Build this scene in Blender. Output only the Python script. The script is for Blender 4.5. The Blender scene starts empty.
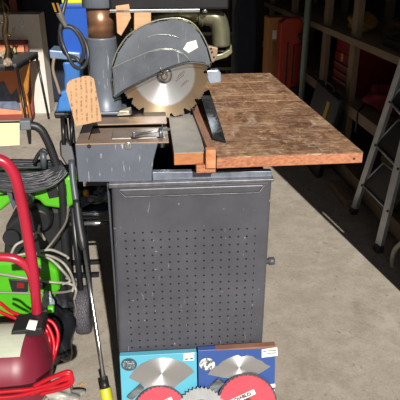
import bpy, bmesh, math, random
from math import sin, cos, tan, pi, radians, sqrt, hypot, atan2
from mathutils import Vector, Matrix
random.seed(7)
SC = bpy.context.scene
COL = SC.collection

# ------------------------------------------------------------------ camera
F = 564.0; PITCH = radians(23.5); YAW = radians(4.8); H = 1.38
cam = bpy.data.cameras.new('camera'); co = bpy.data.objects.new('camera', cam); COL.objects.link(co)
co.location = (0, 0, H); co.rotation_euler = (pi/2 - PITCH, 0, -YAW)
cam.sensor_fit = 'HORIZONTAL'; cam.sensor_width = 36; cam.lens = 36*F/400; cam.clip_start = 0.02
SC.camera = co

def ray(px, py):
    a = (px-200)/F; b = (200-py)/F
    fw = Vector((sin(YAW)*cos(PITCH), cos(YAW)*cos(PITCH), -sin(PITCH)))
    r = Vector((cos(YAW), -sin(YAW), 0)); u = Vector((sin(YAW)*sin(PITCH), cos(YAW)*sin(PITCH), cos(PITCH)))
    return fw + a*r + b*u
def AY(px, py, y):
    d = ray(px, py); return Vector((0, 0, H)) + d*(y/d.y)
def AZ(px, py, z):
    d = ray(px, py); return Vector((0, 0, H)) + d*((z-H)/d.z)
def AX(px, py, x):
    d = ray(px, py); return Vector((0, 0, H)) + d*(x/d.x)

# ------------------------------------------------------------------ materials
def lin(c):
    c = c/255.0
    return c/12.92 if c <= 0.04045 else ((c+0.055)/1.055)**2.4
def rgb(h):
    h = h.lstrip('#'); return (lin(int(h[0:2], 16)), lin(int(h[2:4], 16)), lin(int(h[4:6], 16)), 1)
class NT:
    def __init__(s, name):
        s.m = bpy.data.materials.new(name); s.m.use_nodes = True
        s.t = s.m.node_tree; s.b = s.t.nodes['Principled BSDF']
        s.tc = s.t.nodes.new('ShaderNodeTexCoord')
    def n(s, kind, **kw):
        x = s.t.nodes.new('ShaderNode'+kind)
        for k, v in kw.items(): setattr(x, k, v)
        return x
    def l(s, a, b): s.t.links.new(a, b)
    def coords(s, scale=(1, 1, 1), rot=(0, 0, 0)):
        m = s.n('Mapping'); m.inputs['Scale'].default_value = scale; m.inputs['Rotation'].default_value = rot
        s.l(s.tc.outputs['Object'], m.inputs[0]); return m.outputs[0]
    def noise(s, scale, vec=None, detail=6, rough=.6, dist=0):
        x = s.n('TexNoise'); x.inputs['Scale'].default_value = scale; x.inputs['Detail'].default_value = detail
        x.inputs['Roughness'].default_value = rough; x.inputs['Distortion'].default_value = dist
        s.l(vec or s.tc.outputs['Object'], x.inputs['Vector']); return x.outputs['Fac']
    def ramp(s, fac, a, b, lo=0., hi=1.):
        r = s.n('MapRange'); r.inputs[1].default_value = a; r.inputs[2].default_value = b
        r.inputs[3].default_value = lo; r.inputs[4].default_value = hi; s.l(fac, r.inputs[0]); return r.outputs[0]
    def mix(s, fac, c1, c2):
        x = s.n('Mix', data_type='RGBA')
        if isinstance(fac, (int, float)): x.inputs[0].default_value = fac
        else: s.l(fac, x.inputs[0])
        for i, c in ((6, c1), (7, c2)):
            if isinstance(c, tuple): x.inputs[i].default_value = c
            else: s.l(c, x.inputs[i])
        return x.outputs[2]
    def math(s, op, a, b=None):
        x = s.n('Math', operation=op)
        for i, v in ((0, a), (1, b)):
            if v is None: continue
            if isinstance(v, (int, float)): x.inputs[i].default_value = v
            else: s.l(v, x.inputs[i])
        return x.outputs[0]
    def bump(s, h, strength=.3, dist=.002):
        x = s.n('Bump'); x.inputs['Strength'].default_value = strength; x.inputs['Distance'].default_value = dist
        s.l(h, x.inputs['Height']); s.l(x.outputs[0], s.b.inputs['Normal'])
    def col(s, c): 
        if isinstance(c, tuple): s.b.inputs['Base Color'].default_value = c
        else: s.l(c, s.b.inputs['Base Color'])
        return s
    def pr(s, rough=.5, metal=0., spec=None):
        s.b.inputs['Roughness'].default_value = rough; s.b.inputs['Metallic'].default_value = metal
        if spec is not None: s.b.inputs['Specular IOR Level'].default_value = spec
        return s
MATS = {}
def M(name, c1, c2=None, scale=12, rough=.5, metal=0., bump=.15, lo=.35, hi=.7, stretch=(1, 1, 1), spec=None, scratch=None):
    if name in MATS: return MATS[name]
    t = NT(name)
    v = t.coords(stretch)
    n = t.noise(scale, v)
    c = t.mix(t.ramp(n, lo, hi), rgb(c1), rgb(c2 or c1))
    if scratch:
        sv = t.coords((30, 30, 3), (.2, .5, .3)); sn = t.noise(6, sv, 3, .5, .4)
        c = t.mix(t.ramp(sn, .66, .72, 0, .75), c, rgb(scratch))
    t.col(c).pr(rough, metal, spec)
    if bump: t.bump(t.noise(scale*6), bump, .001)
    MATS[name] = t.m; return t.m

def m_concrete():
    t = NT('concrete')
    big = t.noise(1.3, None, 5, .6); mid = t.noise(9, None, 8, .7, .3); fine = t.noise(120, None, 4, .7)
    c = t.mix(t.ramp(big, .35, .65), rgb('#a39a8e'), rgb('#b4aa9d'))
    c = t.mix(t.ramp(mid, .38, .62, 0, .75), c, rgb('#8f8678'))
    c = t.mix(t.ramp(fine, .45, .75, 0, .5), c, rgb('#c8bfb0'))
    sp = t.noise(28, None, 3, .6, .8)
    c = t.mix(t.ramp(sp, .63, .72, 0, .6), c, rgb('#6f675c'))
    pt = t.noise(60, None, 5, .8, .4); c = t.mix(t.ramp(pt, .54, .66, 0, .5), c, rgb('#7d756a'))
    st = t.noise(3.1, None, 6, .7, 1.2)
    c = t.mix(t.ramp(st, .57, .68, 0, .4), c, rgb('#7b7367'))
    t.col(c).pr(.85, 0, .25); t.bump(mid, .25, .004)
    return t.m
def m_table():
    t = NT('stained_tabletop_wood')
    v = t.coords((9, 1.0, 9)); g = t.noise(7, v, 8, .65, .6)
    c = t.mix(t.ramp(g, .3, .7), rgb('#85583e'), rgb('#b08c6c'))
    a = t.noise(5, None, 7, .7, .8); c = t.mix(t.ramp(a, .42, .66, 0, .85), c, rgb('#664634'))
    b = t.noise(9, t.coords((1, .8, 1), (0, 0, .5)), 8, .75, 1.5); c = t.mix(t.ramp(b, .56, .66, 0, .75), c, rgb('#bba793'))
    d = t.noise(4.2, t.coords((1, 1, 1), (0, 0, 1.1)), 9, .8, 2.2); c = t.mix(t.ramp(d, .57, .62, 0, .6), c, rgb('#b9974a'))
    s = t.noise(10, t.coords((1.2, 22, 1), (0, 0, .25)), 4, .6, .3); c = t.mix(t.ramp(s, .57, .66, 0, .7), c, rgb('#cdbda6'))
    e = t.noise(22, None, 8, .8, .5); c = t.mix(t.ramp(e, .5, .6, 0, .65), c, rgb('#452e22'))
    e2 = t.noise(34, None, 6, .8, .8); c = t.mix(t.ramp(e2, .54, .62, 0, .65), c, rgb('#ccb394'))
    s2 = t.noise(10, t.coords((22, 1.5, 1), (0, 0, .5)), 4, .6, .3); c = t.mix(t.ramp(s2, .66, .72, 0, .6), c, rgb('#3d241a'))
    t.col(c).pr(.55, 0, .35); t.bump(g, .3, .002); return t.m
def m_chip():
    t = NT('particle_board_edge')
    v = t.n('TexVoronoi'); v.inputs['Scale'].default_value = 190; t.l(t.coords((.5, .5, 1)), v.inputs['Vector'])
    n = t.noise(14)
    c = t.mix(t.ramp(n, .35, .65), rgb('#a9694a'), rgb('#8c5238'))
    c = t.mix(t.ramp(v.outputs['Distance'], .2, .8, 0, .5), c, rgb('#c98e68'))
    t.col(c).pr(.7); return t.m
def m_perf():
    # dark painted steel with a grid of punched round holes (object space: x across, z up)
    t = NT('perforated_painted_steel')
    sx = t.n('SeparateXYZ'); t.l(t.tc.outputs['Object'], sx.inputs[0])
    p = .0228
    fx = t.math('SUBTRACT', t.math('FRACT', t.math('DIVIDE', t.math('ADD', sx.outputs[0], 10*p+.004), p)), .5)
    fz = t.math('SUBTRACT', t.math('FRACT', t.math('DIVIDE', sx.outputs[2], p)), .5)
    d = t.math('SQRT', t.math('ADD', t.math('MULTIPLY', fx, fx), t.math('MULTIPLY', fz, fz)))
    hole = t.math('LESS_THAN', d, .125)
    for s_, lo, op in ((0, -.093, 'GREATER_THAN'), (0, .259, 'LESS_THAN'), (2, .72, 'LESS_THAN'), (2, .09, 'GREATER_THAN')):
        hole = t.math('MULTIPLY', hole, t.math(op, sx.outputs[s_], lo))
    n = t.noise(5, None, 7, .65); c = t.mix(t.ramp(n, .35, .7), rgb('#42434a'), rgb('#54545b'))
    r = t.noise(9, None, 5, .7, 1); c = t.mix(t.ramp(r, .68, .76, 0, .5), c, rgb('#6b4336'))
    s = t.noise(8, t.coords((14, 1, 2.0), (0, .3, 0)), 4, .6, .5); c = t.mix(t.ramp(s, .68, .73, 0, .6), c, rgb('#9a9ca4'))
    s3 = t.noise(60, None, 2); c = t.mix(t.ramp(s3, .70, .74, 0, .5), c, rgb('#b9babf'))
    c = t.mix(hole, c, rgb('#18181a'))
    t.col(c).pr(.5, .1, .4); t.bump(t.math('SUBTRACT', 1, hole), .5, .001); return t.m
def m_blade(name='brushed_blade_steel', r0=.091):
    t = NT(name)
    sx = t.n('SeparateXYZ'); t.l(t.tc.outputs['Object'], sx.inputs[0])
    r = t.math('SQRT', t.math('ADD', t.math('POWER', t.math('ABSOLUTE', sx.outputs[0]), 2), t.math('POWER', t.math('ABSOLUTE', sx.outputs[2]), 2)))
    n = t.noise(14, None, 5, .7); rr = t.math('ADD', r, t.math('MULTIPLY', n, .012))
    c = t.mix(t.ramp(rr, r0, r0+.006), rgb('#cfd2d6'), rgb('#a8957c'))
    t.col(c)
    tg = t.n('Tangent', direction_type='RADIAL', axis='Y'); t.l(tg.outputs[0], t.b.inputs['Tangent'])
    t.b.inputs['Roughness'].default_value = .36
    t.b.inputs['Metallic'].default_value = .9
    t.b.inputs['Anisotropic'].default_value = .85; t.b.inputs['Anisotropic Rotation'].default_value = .25
    return t.m
CONC = m_concrete(); TABLE = m_table(); CHIP = m_chip(); PERF = m_perf(); BLADE = m_blade(); PACKBLADE = m_blade('pack_blade_steel_brushed', 9)
GREY = M('grey_saw_paint', '#6d7580', '#5d646e', 9, .42, .15, .1, scratch='#c9ccd0')
GREYD = M('dark_grey_saw_paint', '#4b4f57', '#3c4047', 10, .45, .1, .1, scratch='#b0b3b8')
GUARD = M('worn_grey_guard_paint', '#727881', '#5c6269', 14, .38, .35, .1, scratch='#a9adb2')
OLIVE = M('olive_cast_metal', '#7a7a62', '#8d8b70', 20, .38, .6, .15)
COPPER = M('brown_column_steel', '#9c7358', '#b3886a', 6, .32, .7, .05, stretch=(1, 1, 12))
BARE = M('bare_steel', '#b5b7b9', '#8e9092', 20, .3, .85, .05)
CHROME = M('chrome_tube', '#c8cacd', '#a9abaf', 8, .18, .9, 0)
RUST = M('rusty_tan_steel', '#9b7f68', '#7f7268', 16, .5, .3, .2)
BLACK = M('black_plastic', '#1d1e20', '#26272a', 14, .45, 0, .1)
BLACKM = M('black_painted_metal', '#17181a', '#222427', 14, .35, .1, .05)
RUBBER = M('black_rubber', '#222326', '#303135', 30, .6, 0, .2)
HOSE = M('grey_black_hose', '#3b3d42', '#2b2d31', 20, .42, 0, .1)
GCABLE = M('light_grey_hose', '#8b877e', '#9c988d', 10, .4, 0, .05)
GREEN = M('bright_green_plastic', '#58b424', '#50a620', 5, .38, 0, .03)
REDT = M('glossy_red_tube_paint', '#aa2038', '#961a30', 7, .3, 0, .05)
REDK = M('dark_red_tank_paint', '#7c2034', '#6a1a2c', 5, .42, .0, .03)
REDH = M('red_air_hose', '#b80f22', '#a00c1c', 9, .35, 0, .05)
PAPER = M('off_white_paper', '#e4e4da', '#d8d9cd', 18, .8, 0, .03)
YNOTE = M('pale_yellow_paper', '#e4e3a0', '#dcdc98', 18, .8, 0, .02)
WHITE = M('white_panel', '#d2ccc4', '#c3bcb3', 5, .6, 0, .05)
BLUE = M('bright_blue_paint', '#1a52b0', '#174a9e', 6, .4, 0, .05)
BLUE2 = M('light_blue_enamel', '#3f74b8', '#356aae', 6, .35, .1, .05)
BLUEG = M('grey_blue_metal', '#7f97b3', '#6d839d', 10, .4, .4, .05)
YELLOW = M('yellow_green_plastic', '#c8d02e', '#b8c428', 6, .45)
ALU = M('aluminium_rail', '#c0c4c8', '#b0b4b9', 18, .4, .5, .05)
WOODP = M('weathered_shelf_pine', '#8f7c64', '#796852', 10, .7, 0, .2, stretch=(6, 1, 6))
WOODV = M('weathered_post_pine', '#8c7860', '#76644f', 10, .7, 0, .2, stretch=(6, 6, 1))
CARD = M('tan_cardboard', '#b07a48', '#a36e40', 6, .8, 0, .05)
KRAFT = M('kraft_tag_card', '#c89c68', '#bc8f5c', 9, .75, 0, .05)
PLY = M('light_plywood', '#c9a078', '#b88d66', 9, .65, 0, .15, stretch=(2, 2, 10))
DARKWALL = M('dim_wall_board', '#3c3632', '#332e2a', 3, .85, 0, .1)
TOOLRED = M('tool_chest_red', '#8c1a1c', '#7b1517', 6, .35, .1, .03)
ORANGE = M('orange_red_paint', '#a8321a', '#982a14', 6, .4, 0, .05)
NAVY = M('navy_cloth', '#1d2434', '#161c2a', 12, .9, 0, .2)
BROWN = M('dark_brown_wood', '#4a3020', '#3a2518', 8, .5, 0, .1, stretch=(6, 6, 1))
REDBR = M('red_brown_frame_wood', '#7a2e22', '#6a261c', 8, .45, 0, .1)
PEACH = M('orange_print', '#d8855a', '#c56f48', 7, .6, 0, 0)
BLUEP = M('blue_grey_ink_print', '#3f4c66', '#6a7186', 18, .6, 0, 0)
AMBER = M('golden_brown_wood', '#b0742a', '#8f5a1c', 12, .3, 0, .1, stretch=(5, 5, 1))
BRONZE = M('bronze_metal', '#3d2f22', '#6d5a3a', 30, .38, .7, .3)
CREAM = M('cream_ceramic', '#b9ad96', '#7f7358', 30, .4, 0, .2)
CYAN = M('cyan_card', '#58a6bc', '#4f9cb4', 6, .35, 0, 0)
ROYAL = M('royal_blue_card', '#34508e', '#2e4a84', 6, .35, 0, 0)
DIARED = M('red_coated_blade', '#c85460', '#be4a58', 9, .35, .1, 0)
PACKBL = M('pack_blade_steel', '#b4b7b8', '#a3a6a8', 12, .3, .35, 0)
GREYPL = M('grey_plastic', '#6f7378', '#62666b', 14, .5)
BAG = M('black_bin_bag', '#16171a', '#22242a', 10, .25, 0, .4)
MULTI = M('pale_crumpled_plastic', '#b8b6ae', '#7d7a74', 14, .35, 0, .4)
def m_carbon():
    t = NT('writing_card'); 
    w = t.n('TexWave', wave_type='BANDS', bands_direction='X'); w.inputs['Scale'].default_value = 26; w.inputs['Distortion'].default_value = 2.0
    w.inputs['Detail'].default_value = 3; t.l(t.coords((1, 1, .35)), w.inputs['Vector'])
    n = t.noise(60, t.coords((1, 1, 2.2)), 3)
    k = t.math('MULTIPLY', t.ramp(w.outputs['Fac'], .62, .8), t.ramp(n, .42, .6))
    c = t.mix(t.noise(7), rgb('#b8946e'), rgb('#a88460'))
    c = t.mix(t.math('MULTIPLY', k, .85), c, rgb('#7c4a28')); t.col(c).pr(.75); return t.m
TAGM = m_carbon()
def m_tread():
    t = NT('tyre_tread'); v = t.n('TexVoronoi', feature='DISTANCE_TO_EDGE'); v.inputs['Scale'].default_value = 130
    t.l(t.tc.outputs['Object'], v.inputs['Vector'])
    t.col(t.mix(t.ramp(v.outputs['Distance'], .02, .2), rgb('#26262a'), rgb('#5a5860'))).pr(.7); t.bump(v.outputs['Distance'], .6, .003); return t.m
TREAD = m_tread()

# ------------------------------------------------------------------ mesh builder
class MB:
    def __init__(s): s.bm = bmesh.new()
    def hexa(s, pts, mi=0):
        vs = [s.bm.verts.new(p) for p in pts]
        for f in ((0, 3, 2, 1), (4, 5, 6, 7), (0, 1, 5, 4), (1, 2, 6, 5), (2, 3, 7, 6), (3, 0, 4, 7)):
            fc = s.bm.faces.new([vs[i] for i in f]); fc.material_index = mi
        return s
    def box(s, x0, x1, y0, y1, z0, z1, mi=0):
        return s.hexa([(x0, y0, z0), (x1, y0, z0), (x1, y1, z0), (x0, y1, z0), (x0, y0, z1), (x1, y0, z1), (x1, y1, z1), (x0, y1, z1)], mi)
    def prism(s, a, off, mi=0):
        off = Vector(off); a = [Vector(p) for p in a]
        v0 = [s.bm.verts.new(p) for p in a]; v1 = [s.bm.verts.new(p+off) for p in a]
        n = len(a); fs = [s.bm.faces.new(v0), s.bm.faces.new(v1[::-1])]
        for i in range(n): fs.append(s.bm.faces.new((v0[i], v1[i], v1[(i+1) % n], v0[(i+1) % n])))
        for f in fs: f.material_index = mi
        return s
    def tube(s, pts, r, seg=10, smooth=0, closed=False, rs=None):
        pts = [Vector(p) for p in pts]
        if smooth:
            out = []; ro = []; n = len(pts); rng = n if closed else n-1
            for i in range(rng):
                p0 = pts[(i-1) % n] if (i > 0 or closed) else pts[0]; p1 = pts[i]; p2 = pts[(i+1) % n]
                p3 = pts[(i+2) % n] if (i+2 < n or closed) else p2
                for k in range(smooth):
                    t = k/smooth
                    out.append(.5*((2*p1)+(p2-p0)*t+(2*p0-5*p1+4*p2-p3)*t*t+(-p0+3*p1-3*p2+p3)*t**3))
                    if rs: ro.append(rs[i]*(1-t)+rs[(i+1) % n]*t)
            if not closed:
                out.append(pts[-1]); 
                if rs: ro.append(rs[-1])
            pts = out; rs = ro if rs else None
        n = len(pts); prev = None; rings = []
        for i, p in enumerate(pts):
            if closed: d = pts[(i+1) % n]-pts[i-1]
            else: d = pts[min(i+1, n-1)]-pts[max(i-1, 0)]
            d.normalize()
            if prev is None:
                a = Vector((0, 0, 1)) if abs(d.z) < .9 else Vector((1, 0, 0)); u = d.cross(a).normalized()
            else: u = (prev - d*prev.dot(d)).normalized()
            prev = u; v = d.cross(u); rr = rs[i] if rs else r
            rings.append([s.bm.verts.new(p+u*rr*cos(2*pi*k/seg)+v*rr*sin(2*pi*k/seg)) for k in range(seg)])
        m = n if closed else n-1
        for i in range(m):
            a = rings[i]; b = rings[(i+1) % n]
            for k in range(seg):
                f = s.bm.faces.new((a[k], a[(k+1) % seg], b[(k+1) % seg], b[k])); f.smooth = True
        if not closed:
            s.bm.faces.new(rings[0][::-1]); s.bm.faces.new(rings[-1])
        return s
    def lathe(s, prof, c, axis='Z', seg=32, mi=0):
        c = Vector(c); rings = []
        def P(r, h, a):
            if axis == 'Z': return c+Vector((r*cos(a), r*sin(a), h))
            if axis == 'Y': return c+Vector((r*cos(a), h, r*sin(a)))
            return c+Vector((h, r*cos(a), r*sin(a)))
        for r, h in prof:
            rings.append([s.bm.verts.new(P(max(r, 1e-5), h, 2*pi*k/seg)) for k in range(seg)])
        for a, b in zip(rings, rings[1:]):
            for k in range(seg):
                f = s.bm.faces.new((a[k], a[(k+1) % seg], b[(k+1) % seg], b[k])); f.smooth = True; f.material_index = mi
        s.bm.faces.new(rings[0][::-1]).material_index = mi; s.bm.faces.new(rings[-1]).material_index = mi
        return s
    def build(s, name, mat, parent=None, bevel=0, loc=None, seg=2, subsurf=0):
        bmesh.ops.recalc_face_normals(s.bm, faces=s.bm.faces)
        base = Vector(loc) if loc is not None else Vector((0, 0, 0))
        if loc is not None:
            for v in s.bm.verts: v.co -= base
        me = bpy.data.meshes.new(name); s.bm.to_mesh(me); s.bm.free()
        for m in (mat if isinstance(mat, (list, tuple)) else [mat]): me.materials.append(m)
        o = bpy.data.objects.new(name, me); COL.objects.link(o)
        if parent:
            o.parent = parent
            w = wloc(parent)
            if loc is None:
                for v in me.vertices: v.co -= w
            else: o.location = base-w
        elif loc is not None: o.location = base
        if bevel:
            b = o.modifiers.new('bevel', 'BEVEL'); b.width = bevel; b.segments = seg; b.limit_method = 'ANGLE'; b.angle_limit = radians(40)
            b.harden_normals = False
        if subsurf:
            q = o.modifiers.new('sub', 'SUBSURF'); q.levels = subsurf; q.render_levels = subsurf
        return o
def wloc(o):
    w = Vector((0, 0, 0))
    while o: w = w+o.location; o = o.parent
    return w
def thing(name, loc, label, cat, group=None):
    o = bpy.data.objects.new(name, None); COL.objects.link(o); o.location = loc; o.empty_display_size = .05
    return tag(o, label, cat, group)
def tag(o, label, cat, group=None):
    o['label'] = label; o['category'] = cat
    if group: o['group'] = group
    return o
def struct(o): o['kind'] = 'structure'; return o
def disc_pts(cx, y, cz, r, n=40):
    return [(cx+r*cos(2*pi*k/n), y, cz+r*sin(2*pi*k/n)) for k in range(n)]
def text(name, s, size, loc, mat, parent, rot=(pi/2, 0, 0), extrude=.0004, bold=0):
    cu = bpy.data.curves.new(name, 'FONT'); cu.body = s; cu.size = size; cu.extrude = extrude; cu.offset = bold
    cu.align_x = 'CENTER'; cu.align_y = 'CENTER'
    tmp = bpy.data.objects.new('tmp', cu); COL.objects.link(tmp)
    dg = bpy.context.evaluated_depsgraph_get(); me = bpy.data.meshes.new_from_object(tmp.evaluated_get(dg))
    bpy.data.objects.remove(tmp); me.materials.clear(); me.materials.append(mat)
    me.transform(Matrix.Rotation(rot[0], 4, 'X')); 
    if rot[1]: me.transform(Matrix.Rotation(rot[1], 4, 'Y'))
    if rot[2]: me.transform(Matrix.Rotation(rot[2], 4, 'Z'))
    o = bpy.data.objects.new(name, me); COL.objects.link(o); o.parent = parent; o.location = Vector(loc)-wloc(parent)
    return o

# ------------------------------------------------------------------ setting
struct(MB().box(-2.9, 4.0, -6, 6.9, -.1, 0).build('floor', CONC))
struct(MB().box(-2.7, 1.95, 6.6, 6.75, 0, 3.1).build('wall_back', DARKWALL))
struct(MB().box(1.8, 1.95, 1.9, 6.6, 0, 3.1).build('wall_right', DARKWALL))
struct(MB().box(-2.7, -2.55, 1.9, 6.6, 0, 3.1).build('wall_left', DARKWALL))
struct(MB().box(-2.7, 1.95, 1.78, 6.75, 3.1, 3.22).build('ceiling', DARKWALL))
w = MB().box(1.145, 1.95, 1.78, 1.9, 0, 2.85).box(-2.7, -2.45, 1.78, 1.9, 0, 2.85).box(-2.7, 1.95, 1.78, 1.9, 2.85, 3.1)
struct(w.build('wall_front', M('exterior_stucco', '#b3a894', '#a59a86', 20, .9, 0, .3)))

struct(MB().box(1.112, 1.124, 1.80, 1.88, 0, 2.85).box(1.124, 1.1455, 1.80, 1.88, 0, .50).box(1.124, 1.1455, 1.80, 1.88, .72, 2.85).build('sun_slit_blocker', M('slit_blocker_grey', '#8f8d88', '#7b7974', 10, .5, .5)))  # added out of view: strips with a slit, shaping a sliver of sun on floor
# ------------------------------------------------------------------ saw stand
def build_stand():
    R = thing('saw_stand', (.09, 1.32, 0), 'dark grey perforated steel stand cabinet under the radial arm saw', 'stand')
    # front panel: slightly tapered, with rolled edges
    yf = 1.318
    x0t, x1t, x0b, x1b = -.112, .296, -.128, .293
    MB().prism([(x0b, yf, .02), (x1b, yf, .02), (x1t, yf, .857), (x0t, yf, .857)], (0, .03, 0)).build('perforated_panel', PERF, R, .012, loc=(0, yf, 0), seg=3)
    # embossed bevel band near the top
    MB().prism([(-.095, yf-.003, .842), (.275, yf-.003, .842), (.262, yf-.003, .822), (-.077, yf-.003, .822)], (0, .006, 0)).build('embossed_band', M('worn_panel_paint', '#4a4b51', '#55565c', 30, .4, .2), R, .0025)
    MB().tube([(-.097, yf-.003, .842), (-.078, yf-.004, .8215), (.262, yf-.004, .8215), (.276, yf-.003, .842)], .0011, 6).build('worn_crease', M('worn_bright_edge', '#85878c', '#55565c', 60, .4, .3), R)
    MB().prism([(-.118, yf-.004, .846), (.300, yf-.004, .850), (.300, yf-.004, .858), (-.118, yf-.004, .858)], (0, .03, 0)).build('top_flange', M('worn_edge_paint', '#6f7075', '#4c4d52', 40, .4, .3), R, .002)
    for x0, x1 in ((-.125, -.120), (.287, .292)):
        MB().box(x0, x1, yf+.03, yf+.8, .05, .85).build('side_panel', GREYD, R, .001)
    MB().box(-.12, .287, yf+.78, yf+.8, .05, .85).build('rear_panel', GREYD, R)
    MB().box(-.12, .287, yf+.03, yf+.78, .10, .12).build('bottom_shelf', GREYD, R)
    for x in (-.11, .27):
        for y in (yf+.02, yf+.76): MB().box(x-.012, x+.012, y, y+.024, 0, .3).build('leg', GREYD, R, .002)
    # locking knob on the right side
    c = AY(272, 261, 1.36)
    MB().lathe([(.004, 0), (.004, .012)], (.288, 1.36, c.z), 'X', 16).build('knob_shaft', BARE, R)
    MB().lathe([(.007, 0), (.0085, .002), (.0085, .010), (.011, .012), (.011, .026), (.009, .028)], (.296, 1.36, c.z), 'X', 20).build('knob', GREYD, R)
    return R
build_stand()

# ------------------------------------------------------------------ radial arm saw
def build_saw():
    R = thing('radial_arm_saw', (.1, 1.66, .86), 'grey radial arm saw with big toothed blade and brown wooden table on stand', 'saw')
    # ---- table, rotated 2 degrees
    a = radians(1.6); o = Vector((.148, 1.281, 0))
    def S(u, v, z): return (o.x+u*cos(a)-v*sin(a), o.y+u*sin(a)+v*cos(a), z)
    def SB(u0, u1, v0, v1, z0, z1, mb=None):
        mb = mb or MB()
        return mb.hexa([S(u0, v0, z0), S(u1, v0, z0), S(u1, v1, z0), S(u0, v1, z0), S(u0, v0, z1), S(u1, v0, z1), S(u1, v1, z1), S(u0, v1, z1)])
    edge = CHIP
    SB(.0, .367, 0, .55, .903, .929).build('table_board', CHIP, R, .0015)
    SB(.0, .367, 0, .545, .929, .9315).build('table_top_skin', TABLE, R, .0006)
    SB(.0, .367, .553, 1.03, .903, .9315).build('rear_table_board', TABLE, R, .0015)
    MB().prism([S(.0, -.001, .9316), S(.002, -.001, .9316), S(.002, .55, .9316), S(0, .55, .9316)], (0, 0, .0006)).build('fence_gap', BLACK, R)
    # scribed square lines
    SB(.0, .367, .546, .552, .929, .9308).build('joint_strip', M('pale_joint', '#b98d64', '#a0744e', 20, .6), R)
    for u0, u1, v0, v1 in ((.02, .34, .64, .642), (.075, .077, .56, 1.0), (.23, .232, .66, .98), (.02, .33, .86, .862)):
        SB(u0, u1, v0, v1, .9315, .9319).build('scribed_line', M('pale_scribe', '#c9a36a'), R)
    MB().lathe([(.003, 0), (.003, .001)], S(.345, -.0012, .915), 'Y', 12).build('screw_hole', BLACK, R)
    # fence and boards left of it
    SB(-.020, -.001, .02, .98, .905, .949).build('fence', M('fence_wood', '#96705a', '#7c5844', 12, .6, 0, .2, stretch=(6, 1, 6)), R, .001)
    g0 = AZ(174, 153, .938); g1 = AZ(205, 152, .938); g2 = AZ(193, 108, .938); g3 = AZ(168, 109, .938)
    MB().hexa([(g0.x, g0.y, .9065), (g1.x, g1.y, .9065), (g2.x, g2.y+.1, .9065), (g3.x-.002, g3.y+.1, .9065), (g0.x, g0.y, .9365), (g1.x, g1.y, .9365), (g2.x, g2.y+.1, .9365), (g3.x-.002, g3.y+.1, .9365)]).build('rear_wood_board', M('orange_pine', '#b3784c', '#9c6038', 14, .6, 0, .15, stretch=(2, 2, 9)), R, .001)
    MB().hexa([(g0.x, g0.y, .9366), (g1.x, g1.y, .9366), (g2.x, g2.y+.1, .9366), (g3.x-.002, g3.y+.1, .9366), (g0.x, g0.y, .9385), (g1.x, g1.y, .9385), (g2.x, g2.y+.1, .9385), (g3.x-.002, g3.y+.1, .9385)]).build('grey_painted_top', M('grey_board_paint', '#9a9791', '#86827c', 14, .6, 0, .1, scratch='#5e5852'), R)
    c0 = AY(196, 171, 1.30); c1 = AY(215, 163, 1.30)
    MB().box(c0.x, c1.x, 1.285, 1.40, c0.z, c1.z).build('spacer_strip', CHIP, R, .001)
    c0 = AY(206, 163, 1.276); c1 = AY(216, 146, 1.276)
    MB().box(c0.x, c1.x, 1.277, 1.30, .905, .952).build('end_block', M('pale_osb', '#c98f64', '#a96a44', 60, .7, 0, .3), R, .001)
    # ---- base frame
    yf = 1.33
    def q(x, y, Y=yf): p = AY(x, y, Y); return (p.x, p.y, p.z)
    pl = [q(78.5, 182), q(75, 144), q(158, 143), q(153.5, 160), q(152, 173), q(152, 182)]
    MB().prism(pl, (0, .012, 0)).build('side_plate', M('blue_grey_plate', '#666c78', '#585e69', 9, .42, .15, .1, scratch='#d0d3d6'), R, .002)
    p = [(-.008, yf, .858), (.296, yf, .858), (.296, yf, .873), (-.008, yf, .88)]
    MB().prism(p, (0, .02, 0)).build('lower_rail', M('pale_rail_paint', '#7f8896', '#5f6672', 30, .4, .3), R, .001)
    for yy in (.25, .7): MB().box(-.002, .30, yf+yy, yf+yy+.04, .862, .903).build('table_support', GREYD, R, .002)
    MB().box(-.19, -.18, yf+.012, 2.15, .862, .955).box(-.19, .05, 2.15, 2.165, .862, .955).build('rear_channel', GREYD, R, .002)
    # top deck of the rear channel (left of boards), with slot
    t0 = Vector((-.193, yf, 0))
    MB().box(-.192, .035, yf-.001, yf+.03, .955, .959).box(-.192, -.165, yf+.03, 1.95, .955, .959).box(-.165, .035, 1.50, 1.57, .955, .959).build('top_flange', RUST, R, .001)
    MB().box(-.178, .035, 1.572, 1.98, .90, .9565).build('shade_support_box', M('painted_shade_black', '#131415', '#1c1d1f', 20, .55, .2), R, .003)  # black box added behind the blade; its colour paints the shade there
    MB().box(-.165, .035, yf+.03, 1.492, .946, .950).build('slot_tray', RUST, R)
    MB().box(-.11, .03, yf+.06, yf+.14, .947, .953).build('slide_block', M('worn_slide', '#8d7f74', '#63605e', 25, .45, .4), R, .003)
    # screws
    for px, py, r in ((90, 144+0, 0),):
        pass
    h = AY(89, 145, yf); MB().lathe([(.0052, -.0015), (.0052, 0)], (h.x, yf, h.z-.003), 'Y', 16).build('bolt_hole', BLACK, R)
    h = AY(128, 145, yf)
    MB().lathe([(.0085, -.002), (.0105, -.0005), (.0105, .001)], (h.x, yf, h.z-.002), 'Y', 20).build('washer', BARE, R)
    MB().lathe([(.004, -.006), (.0045, -.002)], (h.x, yf, h.z-.002), 'Y', 6).build('bolt_head', BARE, R)
    # clamp screw with handle
    s0 = AY(134, 135, 1.37); s1 = AY(170, 129, 1.37)
    MB().tube([s0, s1], .0036, 12).build('clamp_screw', BARE, R)
    MB().tube([s0+Vector((0, 0, -.006)), s0+Vector((0, 0, .008))], .0055, 10).build('screw_tip', BARE, R, .001)
    f = AY(161, 133, 1.37)
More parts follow.
